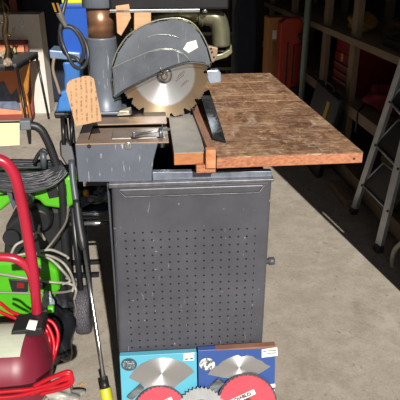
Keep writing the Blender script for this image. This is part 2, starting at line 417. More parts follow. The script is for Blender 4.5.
    MB().lathe([(.012, -.006), (.014, -.003), (.014, .003), (.008, .005)], f, 'X', 16).lathe([(.018, -.0015), (.018, .0015)], f+Vector((.004, 0, .002)), 'X', 16).build('screw_wheel', M('dull_cast_steel', '#80838a', '#5e6168', 25, .4, .6), R)
    MB().tube([f+Vector((.003, -.004, -.01)), f+Vector((.001, -.008, -.035))], .0055, 10).build('screw_lever', BARE, R)
    # ---- column
    cx, cy = AY(103, 60, 1.66).x, 1.66
    MB().lathe([(.052, .957), (.052, .966), (.046, .970), (.045, 1.02), (.0425, 1.16), (.0435, 1.163), (.0435, 1.168)], (cx, cy, 0), 'Z', 40).build('column_base', GREY, R)
    MB().lathe([(.037, 1.166), (.037, 1.252)], (cx, cy, 0), 'Z', 40).build('column_tube', COPPER, R)
    MB().lathe([(.044, 1.246), (.047, 1.25), (.047, 1.35), (.04, 1.36)], (cx, cy, 0), 'Z', 40).build('column_cap', GREY, R)
    MB().box(cx-.065, cx+.06, cy-.06, cy+.06, .957, .966).build('column_foot', GREY, R, .003)
    # crumpled wing nut / pointer at column foot
    wn = AZ(124, 114, .962)
    MB().hexa([(wn.x-.022, wn.y-.012, .959), (wn.x+.02, wn.y-.006, .959), (wn.x+.024, wn.y+.008, .959), (wn.x-.018, wn.y+.012, .959), (wn.x-.012, wn.y-.008, .974), (wn.x+.014, wn.y-.004, .97), (wn.x+.022, wn.y+.006, .982), (wn.x-.01, wn.y+.008, .978)]).build('wing_nut', M('oily_steel', '#8f8878', '#6a6558', 30, .4, .6), R, .002)
    # ---- tan plates clamped beside the column
    MB().prism([AY(x, y, 1.612) for x, y in ((115.5, 6), (129, 4), (131, 18), (127, 26), (121, 36), (117, 33))], (0, .012, 0)).build('tan_plate', PLY, R, .002)
    MB().prism([AY(x, y, 1.612) for x, y in ((134, 12), (151, 11), (151, 28), (134, 32))], (0, .012, 0)).build('tan_block', PLY, R, .002)
    # ---- arm
    a0 = AY(133, 9, 1.66)
    MB().box(cx+.03, .215, 1.615, 1.705, 1.243, 1.345).build('arm', BLACKM, R, .006)
    MB().box(cx+.03, .135, 1.612, 1.70, 1.236, 1.244).build('arm_trim', BARE, R, .001)
    MB().lathe([(.008, 0), (.008, .012)], (.150, 1.63, 1.233), 'Z', 12).build('arm_bolt', BARE, R)
    # ---- blade carriage / motor behind the guard
    bc = AY(164, 73, 1.66); bx, bz = bc.x, bc.z
    MB().box(bx-.06, bx+.06, 1.69, 1.76, 1.17, 1.237).build('carriage', GREYD, R, .006)
    MB().lathe([(.05, 0), (.062, .012), (.065, .03), (.065, .2), (.055, .215)], (bx, 1.70, bz+.01), 'Y', 36).build('motor', GREYD, R)
    # ---- blade
    R0 = .127; n = 17; out = []
    for k in range(n):
        d = 2*pi/n
        for dt, r in ((0, .99), (.02, 1.0), (.16, .972), (.20, 1.0), (.34, .972), (.38, 1.0), (.52, .972), (.56, 1.), (.70, .965), (.78, .90), (.86, .885), (.93, .91), (.97, .96)):
            an = -((k+dt)*d); out.append((bx+R0*r*cos(an), 1.628, bz+R0*r*sin(an)))
    blade = MB().prism(out, (0, .0026, 0)).build('blade', BLADE, R, loc=(bx, 1.628, bz))
    MB().lathe([(.034, -.0012), (.034, .0)], (bx, 1.628, bz), 'Y', 36).build('blade_centre', BLADE, blade)
    MB().lathe([(.014, -.006), (.0225, -.0045), (.023, 0)], (bx, 1.627, bz), 'Y', 30).build('flange', BARE, R)
    MB().lathe([(.0095, -.014), (.0105, -.012), (.0105, -.004)], (bx, 1.626, bz), 'Y', 6).build('arbor_nut', M('rusted_nut', '#6d5040', '#8a7460', 30, .4, .7), R)
    MB().tube([(bx, 1.62, bz), (bx-.001, 1.598, bz+.001)], .006, 12).build('arbor', BARE, R)
    # printed marks on the blade
    pm = MB()
    for i, (u, v, L) in enumerate(((.040, .004, .026), (.036, -.004, .034), (.034, -.012, .030), (.050, -.022, .024), (.048, -.028, .03))):
        c = Vector((bx+u, 1.6262, bz+v-.006)); an = radians(38)
        for j in range(int(L/.005)):
            p = c+Vector((cos(an)*j*.005, 0, sin(an)*j*.005)); d = Vector((cos(an)*.0032, 0, sin(an)*.0032)); e = Vector((-sin(an)*.0012, 0, cos(an)*.0012))
            pm.prism([p, p+d, p+d+e, p+e], (0, .0012, 0))
    pm.build('printed_marks', BLACK, blade)
    # ---- guard
    og = [(113, 96), (110.8, 80), (111.5, 67), (116.5, 52), (126, 37.5), (140, 27), (158, 20), (178, 18), (192, 22.5), (201, 33), (208, 47), (212, 62), (210.5, 66.5)]
    low = [(203, 62.5), (191, 61.5), (182, 63), (170, 67), (154, 74.5), (137, 83), (124, 90), (115, 97.5)]
    YG = 1.605
    def g(x, y, Y=YG): return AY(x, y, Y)
    MB().prism([g(*p) for p in og+low], (0, .006, 0)).build('guard', GUARD, R, .0015)
    top = [g(*p) for p in og]; ctr = Vector((bx, YG, bz)); rim = MB()
    inn = [p+(ctr-p).normalized()*.006 for p in top]
    for i in range(len(top)-1):
        rim.hexa([top[i], top[i+1], inn[i+1], inn[i], top[i]+Vector((0, .062, 0)), top[i+1]+Vector((0, .062, 0)), inn[i+1]+Vector((0, .062, 0)), inn[i]+Vector((0, .062, 0))])
    rim.prism([g(*p)+Vector((0, .056, 0)) for p in og+[(203, 55), (170, 58), (140, 70), (115, 90)]], (0, .006, 0))
    rim.build('guard_rim', OLIVE, R, .001)
    # raised lower cover
    rc = [(112, 68), (122, 63), (136, 57), (150, 51), (162, 48.5), (173, 49), (183, 53), (190, 61)]
    lc = [(182, 62.5), (170, 66.5), (154, 74), (137, 82.5), (124, 89.5), (115.3, 96)]
    MB().prism([g(*p)+Vector((0, -.004, 0)) for p in rc+lc], (0, .006, 0)).build('guard_cover', M('guard_cover_paint', '#6b717a', '#575d65', 14, .36, .35, .1, scratch='#a3a7ac'), R, .002)
    br = M('bright_edge_metal', '#b9b9ae', '#9a9a88', 20, .3, .6, 0)
    MB().tube([g(x, y)+Vector((0, -.0045, 0)) for x, y in rc], .0011, 6, 3).build('cover_edge', br, R)
    MB().tube([g(x, y)+Vector((0, -.001, 0)) for x, y in og[2:-1]], .0016, 6, 3).build('rim_bead', br, R)
    MB().tube([g(x, y)+Vector((0, -.001, 0)) for x, y in ((146, 38), (155, 35), (165, 34.5), (174, 36), (179, 38))], .0009, 6, 3).build('pressed_groove', br, R)
    MB().tube([g(x, y)+Vector((0, -.003, 0)) for x, y in [(209, 66), (203, 63.5), (191, 62.5), (182, 64), (170, 68), (154, 75.5), (137, 84), (124, 91), (115, 98)]], .0022, 8, 3).build('guard_lower_lip', M('dark_lip', '#30343a', '#41464d', 20, .4, .4), R)
    MB().prism([g(183, 49), g(187, 42.5), (g(196, 40)), g(198, 47.5), g(188.5, 53)], (0, -.0012, 0)).build('paper_sticker', PAPER, R)
    MB().tube([g(161, 70)+Vector((0, -.012, 0)), g(160.5, 66.5)+Vector((0, -.014, 0))], .0012, 6).build('wire_pointer', br, R)
    # ---- dust chute
    e = [(126, 33), (150, 22), (175, 17), (198, 15)]
    MB().tube([AY(x, y, 1.675) for x, y in ((132, 33), (150, 21.5), (175, 15), (203, 15))], .017, 16, 4, rs=[.010, .015, .018, .019]).build('exhaust_duct', OLIVE, R)
    MB().tube([AY(x, y, 1.675) for x, y in ((198, 16.5), (207, 16), (215.5, 18), (220, 27), (221.5, 46))], .026, 20, 5, rs=[.023, .026, .0275, .0265, .0265]).build('exhaust_elbow', M('greenish_cast', '#8d8c78', '#77775f', 18, .33, .7, .1), R)
    MB().lathe([(.0235, 0), (.0235, .003)], AY(203, 18, 1.675)-Vector((.004, 0, 0)), 'X', 24).build('duct_collar', OLIVE, R)
    c = AY(221.5, 47, 1.675)
    MB().lathe([(.020, 0), (.020, .004)], c-Vector((0, 0, .012)), 'Z', 20).build('elbow_mouth', BLACK, R)
    MB().prism([AY(x, y, 1.655) for x, y in ((231.5, 44), (232.5, 53), (227, 57.5), (214, 61.5), (212, 56), (222, 53.5), (229, 49.5))], (0, .035, 0)).build('lower_spout', OLIVE, R, .003)
    MB().prism([AY(x, y, 1.63) for x, y in ((208, 46), (218, 48), (217, 58), (213, 63), (208, 58))], (0, .03, 0)).build('kickback_bracket', RUST, R, .002)
    for x, y in ((212, 52), (214, 57), (211, 48.5)):
        MB().lathe([(.0028, -.003), (.0028, 0)], AY(x, y, 1.63), 'Y', 10).build('screw', BLACK, R)
    MB().prism([AY(x, y, 1.68) for x, y in ((207, 71), (218, 70), (221, 73), (221, 82), (210, 84), (207, 78))], (0, .05, 0)).build('bright_bracket', M('blue_white_steel', '#b8c6d6', '#8796a8', 20, .3, .6), R, .002)
    # black kickback guard lying against the fence
    k = [(201, 92, .965), (210, 92, .955), (224, 138, .945), (213, 139, .962)]
    q = lambda x, y, z: AZ(x, y, z)
    MB().prism([q(200, 94, .972), q(209, 89, .972), q(222, 129, .95), q(212, 134, .95)], (.004, 0, -.008)).prism([q(207, 90, .972), q(210, 96, .94), q(224, 139, .938), q(220, 128, .95)], (.003, 0, -.006)).build('plastic_guard_strip', M('glossy_black_strip', '#2b2c2e', '#515456', 30, .25, .1), R, .0015)
    MB().prism([q(211, 131, .952), q(222, 129, .945), q(226, 141, .938), q(212, 137, .942)], (.0, .0, -.006)).build('strip_foot', BLACK, R, .001)
    MB().tube([AZ(194, 107, .966), AZ(194, 110, .962)], .003, 8).build('fence_screw', BLACK, R)
build_saw()

# ------------------------------------------------------------------ power cord with plug, tied to the column
def cordpath(pts, Y): return [AY(x, y, Y+dy) for x, y, dy in pts]
R = thing('power_cord', AY(75, 45, 1.56), 'black power cord coiled in a loop, plug pointing up, beside saw column', 'power cord')
MB().tube(cordpath([(67, -12, .02), (66, 0, .02), (63, 12, .01), (61, 25, 0), (60, 33, 0), (63, 45, 0), (68, 56, -.01), (74, 66, -.01), (82, 68, 0), (88, 58, 0), (86, 44, .01), (78, 31, .01), (68, 26, .01), (61, 30, .01), (60, 42, .02), (66, 54, .01), (76, 58, 0), (80, 62, -.005), (84, 52, -.01), (80, 38, -.01), (72, 28, -.01), (64, 27, -.01)], 1.56), .0052, 10, 6).build('cable', M('dark_grey_cable', '#33353a', '#282a2e', 20, .45), R)
MB().tube(cordpath([(66, 27, 0), (64, 23, 0), (61, 17, 0), (59, 12.5, 0)], 1.55), .008, 12, 3, rs=[.005, .0062, .009, .009]).build('plug', M('grey_plug', '#6a6762', '#57544f', 20, .5), R, .001)
for dx in (-2.2, 2.2):
    MB().prism([AY(58+dx-1, 12, 1.55), AY(58+dx+1, 12, 1.55), AY(55+dx+1, 3, 1.55), AY(55+dx-1, 3, 1.55)], (0, .006, 0)).build('brass_blade', M('brass', '#d8a860', '#c09048', 20, .3, .8, 0), R)

# cardboard tag hanging at the saw
tp = [(66, 91), (66.5, 84), (70, 80), (84, 76), (90, 76), (94, 79), (102, 121), (75.5, 126.5)]
o = MB().prism([AY(x, y, 1.40 + (y-76)*-.0009) for x, y in tp], (0, .003, 0)).build('hang_tag', TAGM, None, .001, loc=AY(84, 100, 1.38))
tag(o, 'tan card tag with clipped top corners and brown writing, hung under the cord', 'tag')

# ------------------------------------------------------------------ blade packs leaning on the cabinet
def pack(px, topy, w, col, fan, name_label, blueish):
    c = AY(px, topy, 1.285)
    R = thing('saw_blade_pack', (c.x, 1.22, 0), name_label, 'saw blade pack')
    zt = c.z; z0 = 0.0; yt, yb = 1.288, 1.225
    def Y(z): return yb+(yt-yb)*z/zt
    def P(x, z, d=0): return Vector((x, Y(z)-d, z))
    x0, x1 = c.x, c.x+w
    MB().prism([P(x0, z0), P(x1, z0), P(x1, zt), P(x0, zt)], (0, .018, 0)).build('card_backing', [col], R, .001)
    if blueish:
        MB().prism([P(x0+.05, zt-.002, .001), P(x1, zt-.004, .001), P(x1, zt+.003, .001), P(x0+.05, zt+.001, .001)], (0, .019, 0)).build('cardboard_edge', M('brown_card_edge', '#8a6450', '#7a5644', 20, .7), R)
    # blade seen in the fan-shaped window
    def Q(x, y, d=.002):
        # pixel to lean plane
        dv = ray(x, y); t = (yb)/(dv.y-(yt-yb)/zt*dv.z); 
        t = (yb+(yt-yb)/zt*H)/(dv.y-(yt-yb)/zt*dv.z); p = Vector((0, 0, H))+dv*t; return p-Vector((0, d, 0))
    fanc = sum((Q(*p) for p in fan), Vector())/len(fan); fanc.z -= .06
    MB().prism([Q(*p) for p in fan], (0, .0016, 0)).build('window_blade', PACKBLADE, R, loc=fanc)
    return R, Q, P, zt
CY, Qc, Pc, zc = pack(119.5, 357.2, .2165, CYAN, [(129, 377.5), (133, 371), (141, 363.5), (151, 359), (161, 357.2), (172, 358), (183, 362), (190, 366.5), (194.5, 371.5), (186, 378), (178, 384), (174, 388), (165, 386.5), (155, 386), (146, 388), (140, 383)],
    'cyan card pack with fan-shaped blade window, left of the two leaning on stand', False)
BL, Qb, Pb, zb = pack(198.0, 351.3, .222, ROYAL, [(207.5, 374), (212, 368), (214, 364.5), (217, 366), (222, 361), (228, 358), (233, 356), (238, 354.6), (241, 356.5), (247, 355.2), (253, 356.2), (256, 358.5), (262, 360.5), (265, 363.5), (270.5, 366), (263, 371), (254, 376), (249, 379), (240, 380), (230, 378), (222, 377)],
    'royal blue card pack with toothed blade window, right one leaning on stand', True)
def flat(Q, pts, name, mat, parent, d=.003, th=.001):
    return MB().prism([Q(x, y, d) for x, y in pts], (0, th, 0)).build(name, mat, parent)
def oval(cx, cy, rx, ry, n=24): return [(cx+rx*cos(2*pi*k/n), cy+ry*sin(2*pi*k/n)) for k in range(n)]
def discpart(Q, c, r_px, name, mat, parent, d, teeth=0, th=.002):
    pts = []
    if teeth:
        for k in range(teeth):
            for dt, rr in ((0, 1), (.55, .92 if mat is not DIARED else .97), (.8, .93 if mat is not DIARED else .975)):
                t = 2*pi*(k+dt)/teeth; pts.append((c[0]+r_px*rr*cos(t), c[1]+r_px*rr*sin(t)))
    else: pts = oval(c[0], c[1], r_px, r_px, 48)
    return flat(Q, pts, name, mat, parent, d, th)
shine = M('pack_shine', '#f0f0ec', '#e6e6e2', 10, .25, .6, 0)
flat(Qc, oval(129, 364, 8, 6.2), 'oval_badge', M('dark_badge', '#2b3238', '#48525a', 60, .5), CY, .0032)
for k, (dx, dy, ww) in enumerate(((-5, -3, 10), (-6, -1, 12), (-6, 1, 12), (-4.5, 3, 9))):
    flat(Qc, [(129+dx, 364+dy-.5), (129+dx+ww, 364+dy-.7), (129+dx+ww, 364+dy+.2), (129+dx, 364+dy+.4)], 'badge_line', M('badge_grey', '#9fb0b8', '#4a555c', 150, .5, lo=.48, hi=.52), CY, .0045)
flat(Qc, [(183.5, 352.6), (194, 351.8), (194, 359.5), (183.5, 360.2)], 'price_sticker', PAPER, CY, .0032)
flat(Qc, [(185, 357.8), (188, 357.6), (188, 358.6), (185, 358.8)], 'sticker_mark', BLACK, CY, .0045)
flat(Qc, [(190, 357.4), (193, 357.2), (193, 358.2), (190, 358.4)], 'sticker_mark', BLACK, CY, .0045)
flat(Qb, oval(207, 363.5, 7.8, 6), 'oval_badge', M('speckled_badge', '#d8dad8', '#4c5654', 110, .5, lo=.45, hi=.55), BL, .0032)
flat(Qb, [(261.5, 348.8), (277, 346.6), (277.5, 355), (261.5, 357)], 'price_sticker', PAPER, BL, .0032)
for xx, yy, ww in ((263, 350.5, 3), (268, 349.6, 8), (267, 352, 9)):
    flat(Qb, [(xx, yy), (xx+ww, yy-.4), (xx+ww, yy+.4), (xx, yy+.8)], 'sticker_mark', GREYPL, BL, .0045)
flat(Qb, [(266, 384), (275, 383), (275, 386.5), (266, 387.5)], 'white_print', PAPER, BL, .0032)
flat(Qb, [(264, 390), (274.5, 389), (274.5, 390), (264, 391)], 'white_print', PAPER, BL, .0032)
for Q, P_, pts in ((Qc, CY, [(127, 395), (140, 383), (144, 387), (132, 398)]), (Qb, BL, [(204, 390), (218, 377), (224, 381), (211, 394)])):
    flat(Q, pts, 'arbor_box', M('grey_arbor_print', '#8f9597', '#3a3e40', 14, .4, .4, stretch=(1, 1, 3)), P_, .010, .008)
# coated blades at the front of the packs
dl = discpart(Qc, (160.5, 411.5), 27.5, 'red_blade', DIARED, CY, .012, 40, .003)
discpart(Qc, (160.5, 412.5), 28.5, 'blade_shield', M('smoke_plastic', '#4c5256', '#3c4246', 20, .3), CY, .008, 0, .003)
ds = discpart(Qc, (201, 407), 24.5, 'silver_blade', M('thin_kerf_steel', '#b4b6b8', '#a0a3a5', 30, .4, .3), CY, .018, 36, .003)
discpart(Qb, (246.5, 401.5), 30.0, 'blade_shield', M('smoke_plastic', '#4c5256'), BL, .010, 0, .003)
dr = discpart(Qb, (246.5, 400.5), 28.7, 'red_blade', DIARED, BL, .014, 40, .003)
discpart(Qc, (201, 407), 12, 'dark_centre', M('dark_print_disc', '#35393c', '#6c7072', 110, .45, .3), ds, .0205, 0, .002)
flat(Qb, [(228.8, 396.2), (252.8, 385.2), (255, 389.8), (231, 400.8)], 'brand_panel', PAPER, dr, .0165)
p = Qb(241.8, 392.4, .0185); text('brand_lettering', 'DIABLO', .0145, p, M('purple_print', '#5a2a50'), dr, rot=(pi/2, radians(-24), 0), bold=.0004)
flat(Qb, oval(247, 398.5, 4.5, 4.5), 'arbor_plug', M('dark_print_disc', '#35393c'), dr, .0178)
flat(Qc, [(152, 402), (171, 393.2), (172.8, 397), (153.8, 405.8)], 'brand_panel', PAPER, dl, .0145)
p = Qc(162.4, 399, .0165); text('brand_lettering', 'DIABLO', .0115, p, M('purple_print', '#5a2a50'), dl, rot=(pi/2, radians(-25), 0), bold=.0004)

# ------------------------------------------------------------------ right side: ladder
L0 = AZ(353, 213, 0.0); L1 = AX(401, 69, 1.205)
R0 = AZ(378, 251, 0.0); R1v = Vector((1.19, 2.36, .80))
LD = thing('step_ladder', (1.13, 2.68, 0), 'grey aluminium stepladder with black treads, folded and leaning on the shelves', 'ladder')
def rail(a, b, name, w=.021, d=.012, mat=ALU, ext=1.0, foot=True):
    dr = (b-a).normalized(); a2 = a+dr*(.02 if foot else 0); b2 = a+(b-a)*ext
    s = Vector((-.25, 1, 0)).normalized()*w; s = (s-dr*s.dot(dr)); n = dr.cross(s).normalized()*d
    return MB().hexa([a2-s-n, a2+s-n, a2+s+n, a2-s+n, b2-s-n, b2+s-n, b2+s+n, b2-s+n]).build(name, mat, LD, .003)
rail(L0, L1, 'rail', ext=1.25); 
Rtop = AX(407, 132, 1.17)
rail(R0, Rtop, 'rail', w=.023, ext=1.9)
for p, dr in ((L0, (L1-L0).normalized()), (R0, (Rtop-R0).normalized())):
    MB().hexa([p+Vector((x*.018, y*.028, 0)) for x, y in ((-1, -1), (1, -1), (1, 1), (-1, 1))]+[p+dr*.04+Vector((x*.016, y*.025, 0)) for x, y in ((-1, -1), (1, -1), (1, 1), (-1, 1))]).build('rubber_foot', RUBBER, LD, .003)
def onrail(a, b, py):
    lo, hi = 0, 2.0
    for _ in range(40):
        m = (lo+hi)/2; p = a+(b-a)*m; v = p-Vector((0, 0, H))
        fw = ray(200, 200); u = Vector((sin(YAW)*sin(PITCH), cos(YAW)*sin(PITCH), cos(PITCH)))
        y = 200-F*v.dot(u)/v.dot(fw)
        if y > py: lo = m
        else: hi = m
    return a+(b-a)*m
for pl, pr in ((184, 209), (144, 167), (101, 122)):
    A = onrail(L0, L1, pl); B = onrail(R0, Rtop, pr)
    up = Vector((.06, -.1, .16))
    th = Vector((.018, 0, -.012))
    MB().hexa([A, B, B+th, A+th, A+up, B+up, B+up+th, A+up+th]).build('tread', BLACK, LD, .004)
    MB().tube([A+Vector((-.006, 0, 0)), B+Vector((-.006, 0, 0))], .0065, 8).tube([A+Vector((-.004, 0, 0)), A+up], .005, 8).tube([A+up, B+up], .005, 8).build('tread_frame', ALU, LD)
    for p in (A, B):
        MB().lathe([(.006, -.004), (.006, .0)], p+Vector((-.013, -.022, 0)), 'Y', 12).build('rivet', BLACK, LD)
# white tubular frame at the right edge
o = MB().tube([AX(412, 238, 1.12), AX(402, 243, 1.12), AX(395, 250, 1.12), AX(392, 262, 1.12), AX(393, 273, 1.12), AX(398, 281, 1.12), AX(412, 289, 1.12)], .012, 12, 5).build('stool_frame', M('ivory_tube', '#a3a493', '#8e8f80', 10, .45, .1), None, loc=AX(398, 284, 1.12))
tag(o, 'bent pale tube stool frame standing on the floor at far right, beside the ladder', 'stool')

# ------------------------------------------------------------------ right shelves
def mv(o, dx, dy, dz): o.location = o.location+Vector((dx, dy, dz)); return o
SH = thing('storage_shelf', (1.4, 3.6, 0), 'long weathered wooden storage shelving along the right wall of the garage', 'shelf')
for y in (2.45, 3.57, 4.19, 5.2, 6.2):
    MB().box(1.267, 1.307, y-.045, y+.045, 0, 2.0).build('post', WOODV, SH, .003)
    MB().box(1.72, 1.76, y-.045, y+.045, 0, 2.0).build('rear_post', WOODV, SH, .003)
for z, h in ((.910, .042), (.505, .068), (1.42, .06)):
    MB().box(1.237, 1.267, 2.35, 6.4, z-h, z).build('beam', WOODP, SH, .003)
    MB().box(1.267, 1.76, 2.35, 6.4, z-.018, z-.001).build('shelf_board', WOODP, SH, .002)
MB().box(1.235, 1.27, 2.35, 6.4, .02, .115).build('bottom_beam', WOODP, SH, .003)
MB().box(1.27, 1.76, 2.35, 6.4, .09, .11).build('bottom_shelf_board', WOODP, SH, .002)
pp = AX(311, 40, 1.16)
o = MB().tube([(1.15, 4.26, .0), (1.15, 4.26, 1.9)], .024, 14).build('metal_pole', M('grey_green_pole', '#74827a', '#66736b', 12, .5, .3), None, loc=(1.15, 4.26, 0))
tag(o, 'grey green upright metal pole in front of the shelving, beside orange panel', 'pole')

# plastic tool chest with drawers on lower shelf
def chest():
    R = thing('tool_chest', (1.45, 3.68, .555), 'red metal tool chest with drawers on the middle shelf between posts', 'tool chest')
    y0, y1 = 3.44, 3.90; x0 = 1.27
    MB().box(x0, 1.68, y0, y1, .558, .885).build('body', TOOLRED, R, .008)
    for z0, z1 in ((.565, .615), (.622, .672), (.679, .729)):
        d = MB().box(x0-.008, x0, y0+.015, y1-.015, z0, z1).build('drawer', TOOLRED, R, .003)
        MB().box(x0-.02, x0-.008, y0+.03, y1-.03, z1-.012, z1-.002).build('drawer_pull', BARE, d, .002)
    d = MB().box(x0-.008, x0, y0+.015, y1-.015, .737, .80).build('lid_front', TOOLRED, R, .003)
    MB().box(x0-.011, x0-.008, 3.70, 3.74, .745, .80).build('yellow_label', M('pale_label', '#b8a060'), d)
    MB().box(x0-.014, x0-.008, 3.50, 3.56, .75, .79).build('latch', BARE, d, .002)
    mv(R, .07, .21, -.052)
chest()
# black case leaning with yellow label
def quadbox(name, pts, off, mat, parent=None, bevel=.01, loc=None):
    return MB().prism(pts, off).build(name, mat, parent, bevel, loc=loc)
def bcase():
    R = thing('tool_case', (1.08, 3.95, 0), 'black flat case with small yellow label, leaning below the shelf behind table', 'case')
    c = [AX(305, 118, 1.12), AX(336, 140, 1.10), AX(341, 96, 1.17), AX(317, 80, 1.17)]
    # sit on the floor in front of shelf
    p = [(1.07, 4.0, .0), (1.07, 3.46, .0), (1.16, 3.40, .55), (1.16, 3.92, .57)]
    MB().prism(p, (.045, 0, 0)).build('shell', BLACK, R, .012)
    MB().prism([(1.131, 3.61, .385), (1.131, 3.555, .385), (1.149, 3.54, .495), (1.149, 3.595, .495)], (-.004, 0, 0)).build('yellow_label', M('mustard_label', '#c0a040'), R)
    MB().tube([(1.18, 3.75, .55), (1.18, 3.74, .59), (1.18, 3.58, .59), (1.18, 3.57, .55)], .009, 8, 3).build('handle', BLACK, R)
bcase()
# red rumpled bag on lower shelf
def blob(name, c, r, mat, seed=0, amp=.25, loc=None, squash=None):
    bm = bmesh.new(); bmesh.ops.create_icosphere(bm, subdivisions=4, radius=1)
    rnd = random.Random(seed); ph = [[rnd.uniform(0, 6) for _ in range(3)]+[rnd.uniform(1.5, 6) for _ in range(3)] for _ in range(7)]
    for v in bm.verts:
        n = v.co.copy(); k = 0
        for a in ph: k += sin(n.x*a[3]+a[0])*sin(n.y*a[4]+a[1])*sin(n.z*a[5]+a[2])
        s = 1+amp*k/2.2; v.co = Vector((n.x*r[0]*s, n.y*r[1]*s, max(n.z*s, -.75)*r[2]))+Vector(c)
    for f in bm.faces: f.smooth = True
    mb = MB(); mb.bm.free(); mb.bm = bm
    return mb.build(name, mat, None, loc=Vector((c[0], c[1], c[2]-.75*r[2])))
tag(mv(blob('red_duffel_bag', (1.37, 3.12, .615), (.13, .19, .08), M('dark_red_cloth', '#8c1c2c', '#6c1422', 14, .8), 3), .07, .18, -.05), 'dark red rumpled bag on middle shelf, right of the tool chest', 'bag')
o = mv(blob('black_tool_bag', (1.33, 2.78, .60), (.1, .12, .06), BLACK, 5), .1, .1, -.05); tag(o, 'small black bag on middle shelf, between red bag and ladder', 'bag')
tag(mv(blob('yellow_tool', (1.34, 3.62, .985), (.09, .10, .065), M('mustard_plastic', '#b08a34', '#8a6a24', 14, .6), 8, .4), .07, .21, -.025), 'mustard yellow power tool on the top shelf above the tool chest', 'tool')
tag(mv(blob('brown_tool_pouch', (1.42, 3.2, .975), (.12, .12, .055), M('brown_leather', '#5a4028', '#40301f', 14, .6), 9, .35), .1, .18, -.0), 'brown leather pouch on top shelf, right of the yellow tool', 'pouch')
R = thing('storage_tray', (1.4, 2.85, .936), 'dark grey flat tray with white tag on the top shelf, nearest the ladder', 'tray')
MB().box(1.22, 1.6, 2.62, 3.06, .937, .985).build('body', BLACK, R, .01)
MB().box(1.24, 1.58, 2.64, 3.04, .985, .995).build('lid', GREYPL if False else M('dark_lid', '#303338', '#26282c', 10, .4), R, .004)
MB().hexa([(1.26, 2.84, .996), (1.33, 2.80, .996), (1.36, 2.86, .996), (1.29, 2.90, .996), (1.26, 2.84, 1.0), (1.33, 2.80, 1.0), (1.36, 2.86, 1.02), (1.29, 2.90, 1.02)]).build('white_tag', PAPER, R)
mv(R, .08, .12, -.026)
# cable over the beam
o = MB().tube([(1.16, 3.42, .56), (1.145, 3.35, .52), (1.15, 3.33, .44), (1.155, 3.35, .36)], .007, 8, 4).build('black_strap', BLACK, None, loc=(1.155, 3.35, .36)); mv(o, .080, .2, -.052); tag(o, 'black strap hanging over the middle shelf beam beside the post', 'strap')
o = MB().tube([(1.24, 3.22, .567), (1.19, 3.13, .565), (1.155, 3.08, .545), (1.152, 3.07, .48), (1.155, 3.08, .43)], .006, 8, 4).build('black_cable', BLACK, None, loc=(1.155, 3.08, .43)); mv(o, .080, .18, -.052); tag(o, 'thin black cable draped over middle shelf beam below the red bag', 'cable')
# timber lying on the floor in front of the shelf
for i, (x, y0, y1, z, lb) in enumerate(((1.15, 2.98, 3.30, 0, 'long pale timber plank lying on the floor below the shelving'), )):
    o = MB().box(x-.035, x+.045, y0, y1, 0, .045).build('timber_plank', WOODP, None, .003, loc=(x, (y0+y1)/2, 0)); tag(o, lb, 'plank')
tag(blob('cloth_bundle', (1.5, 3.2, .19), (.09, .1, .10), M('olive_cloth', '#7a7040', '#5a5430', 10, .7), 12, .1), 'olive green bundle on the bottom shelf under the red bag', 'bundle')

# orange-red tool cabinet panel in back
def jack():
    R = thing('floor_jack', (1.02, 4.45, 0), 'orange red upright panelled equipment with black slots, beside tall cardboard box', 'equipment')
    def b(x0, x1, z0, z1, name, mat, y=4.45, d=.12, bev=.01): MB().box(x0, x1, y, y+d, z0, z1).build(name, mat, R, bev)
    MB().prism([(1.0, 4.45, 0.30), (1.16, 4.45, .30), (1.17, 4.45, .78), (1.18, 4.45, .90), (1.14, 4.45, .935), (1.05, 4.45, .935), (1.0, 4.45, .90)], (0, .12, 0)).build('body', ORANGE, R, .01)
    b(1.055, 1.068, .42, .76, 'slot', BLACK, 4.444, .01, .001)
    b(1.105, 1.115, .42, .74, 'slot', BLACK, 4.444, .01, .001)
    MB().prism([(1.118, 4.44, .35), (1.165, 4.44, .35), (1.17, 4.44, .74), (1.12, 4.44, .74)], (0, .02, 0)).build('red_side_panel', TOOLRED, R, .004)
    MB().box(1.01, 1.15, 4.45, 4.57, 0, .30).build('base', TOOLRED, R, .01)
    MB().lathe([(.03, -.02), (.03, .02)], (1.155, 4.40, .80), 'Y', 20).build('knob', BLACK, R)
    MB().lathe([(.045, -.02), (.045, .02)], (1.12, 4.41, .36), 'Y', 24).lathe([(.02, -.03), (.02, .0)], (1.12, 4.40, .36), 'Y', 24).build('caster', BLACK, R)
jack()
R = thing('cardboard_box', (1.0, 4.8, 0), 'tall tan cardboard carton with a white label in the dim back of garage', 'box')
MB().box(.965, 1.15, 4.75, 4.95, 0, .91).build('carton', CARD, R, .004)
MB().box(1.0, 1.035, 4.747, 4.75, .74, .81).build('shipping_label', PAPER, R)
MB().box(1.0, 1.04, 4.747, 4.75, .60, .72).build('tape_strip', M('brown_tape', '#8c6238', '#9a6e42', 8, .3), R)
o = MB().prism([(.74, 5.0, 0), (.90, 5.0, 0), (.93, 5.0, .6), (.91, 5.0, 1.1), (.84, 5.0, 1.32), (.78, 5.0, 1.3), (.72, 5.0, .9)], (0, .1, 0)).build('garment_bag', NAVY, None, .03, loc=(.83, 5.05, 0), seg=3); tag(o, 'dark navy garment bag standing left of the tall cardboard carton', 'bag')
R = thing('metal_rack', (.55, 5.6, 0), 'thin grey metal rack standing dim against the back wall', 'rack')
for x in (.40, .78):
    for y in (5.5, 5.9): MB().box(x-.015, x+.015, y-.015, y+.015, 0, 1.7).build('post', M('rack_grey', '#6f6b66', '#5f5b57', 10, .5, .3), R)
for z in (.35, .68, 1.02, 1.35): MB().box(.39, .79, 5.49, 5.91, z, z+.03).build('shelf_board', M('rack_grey', '#6f6b66'), R)
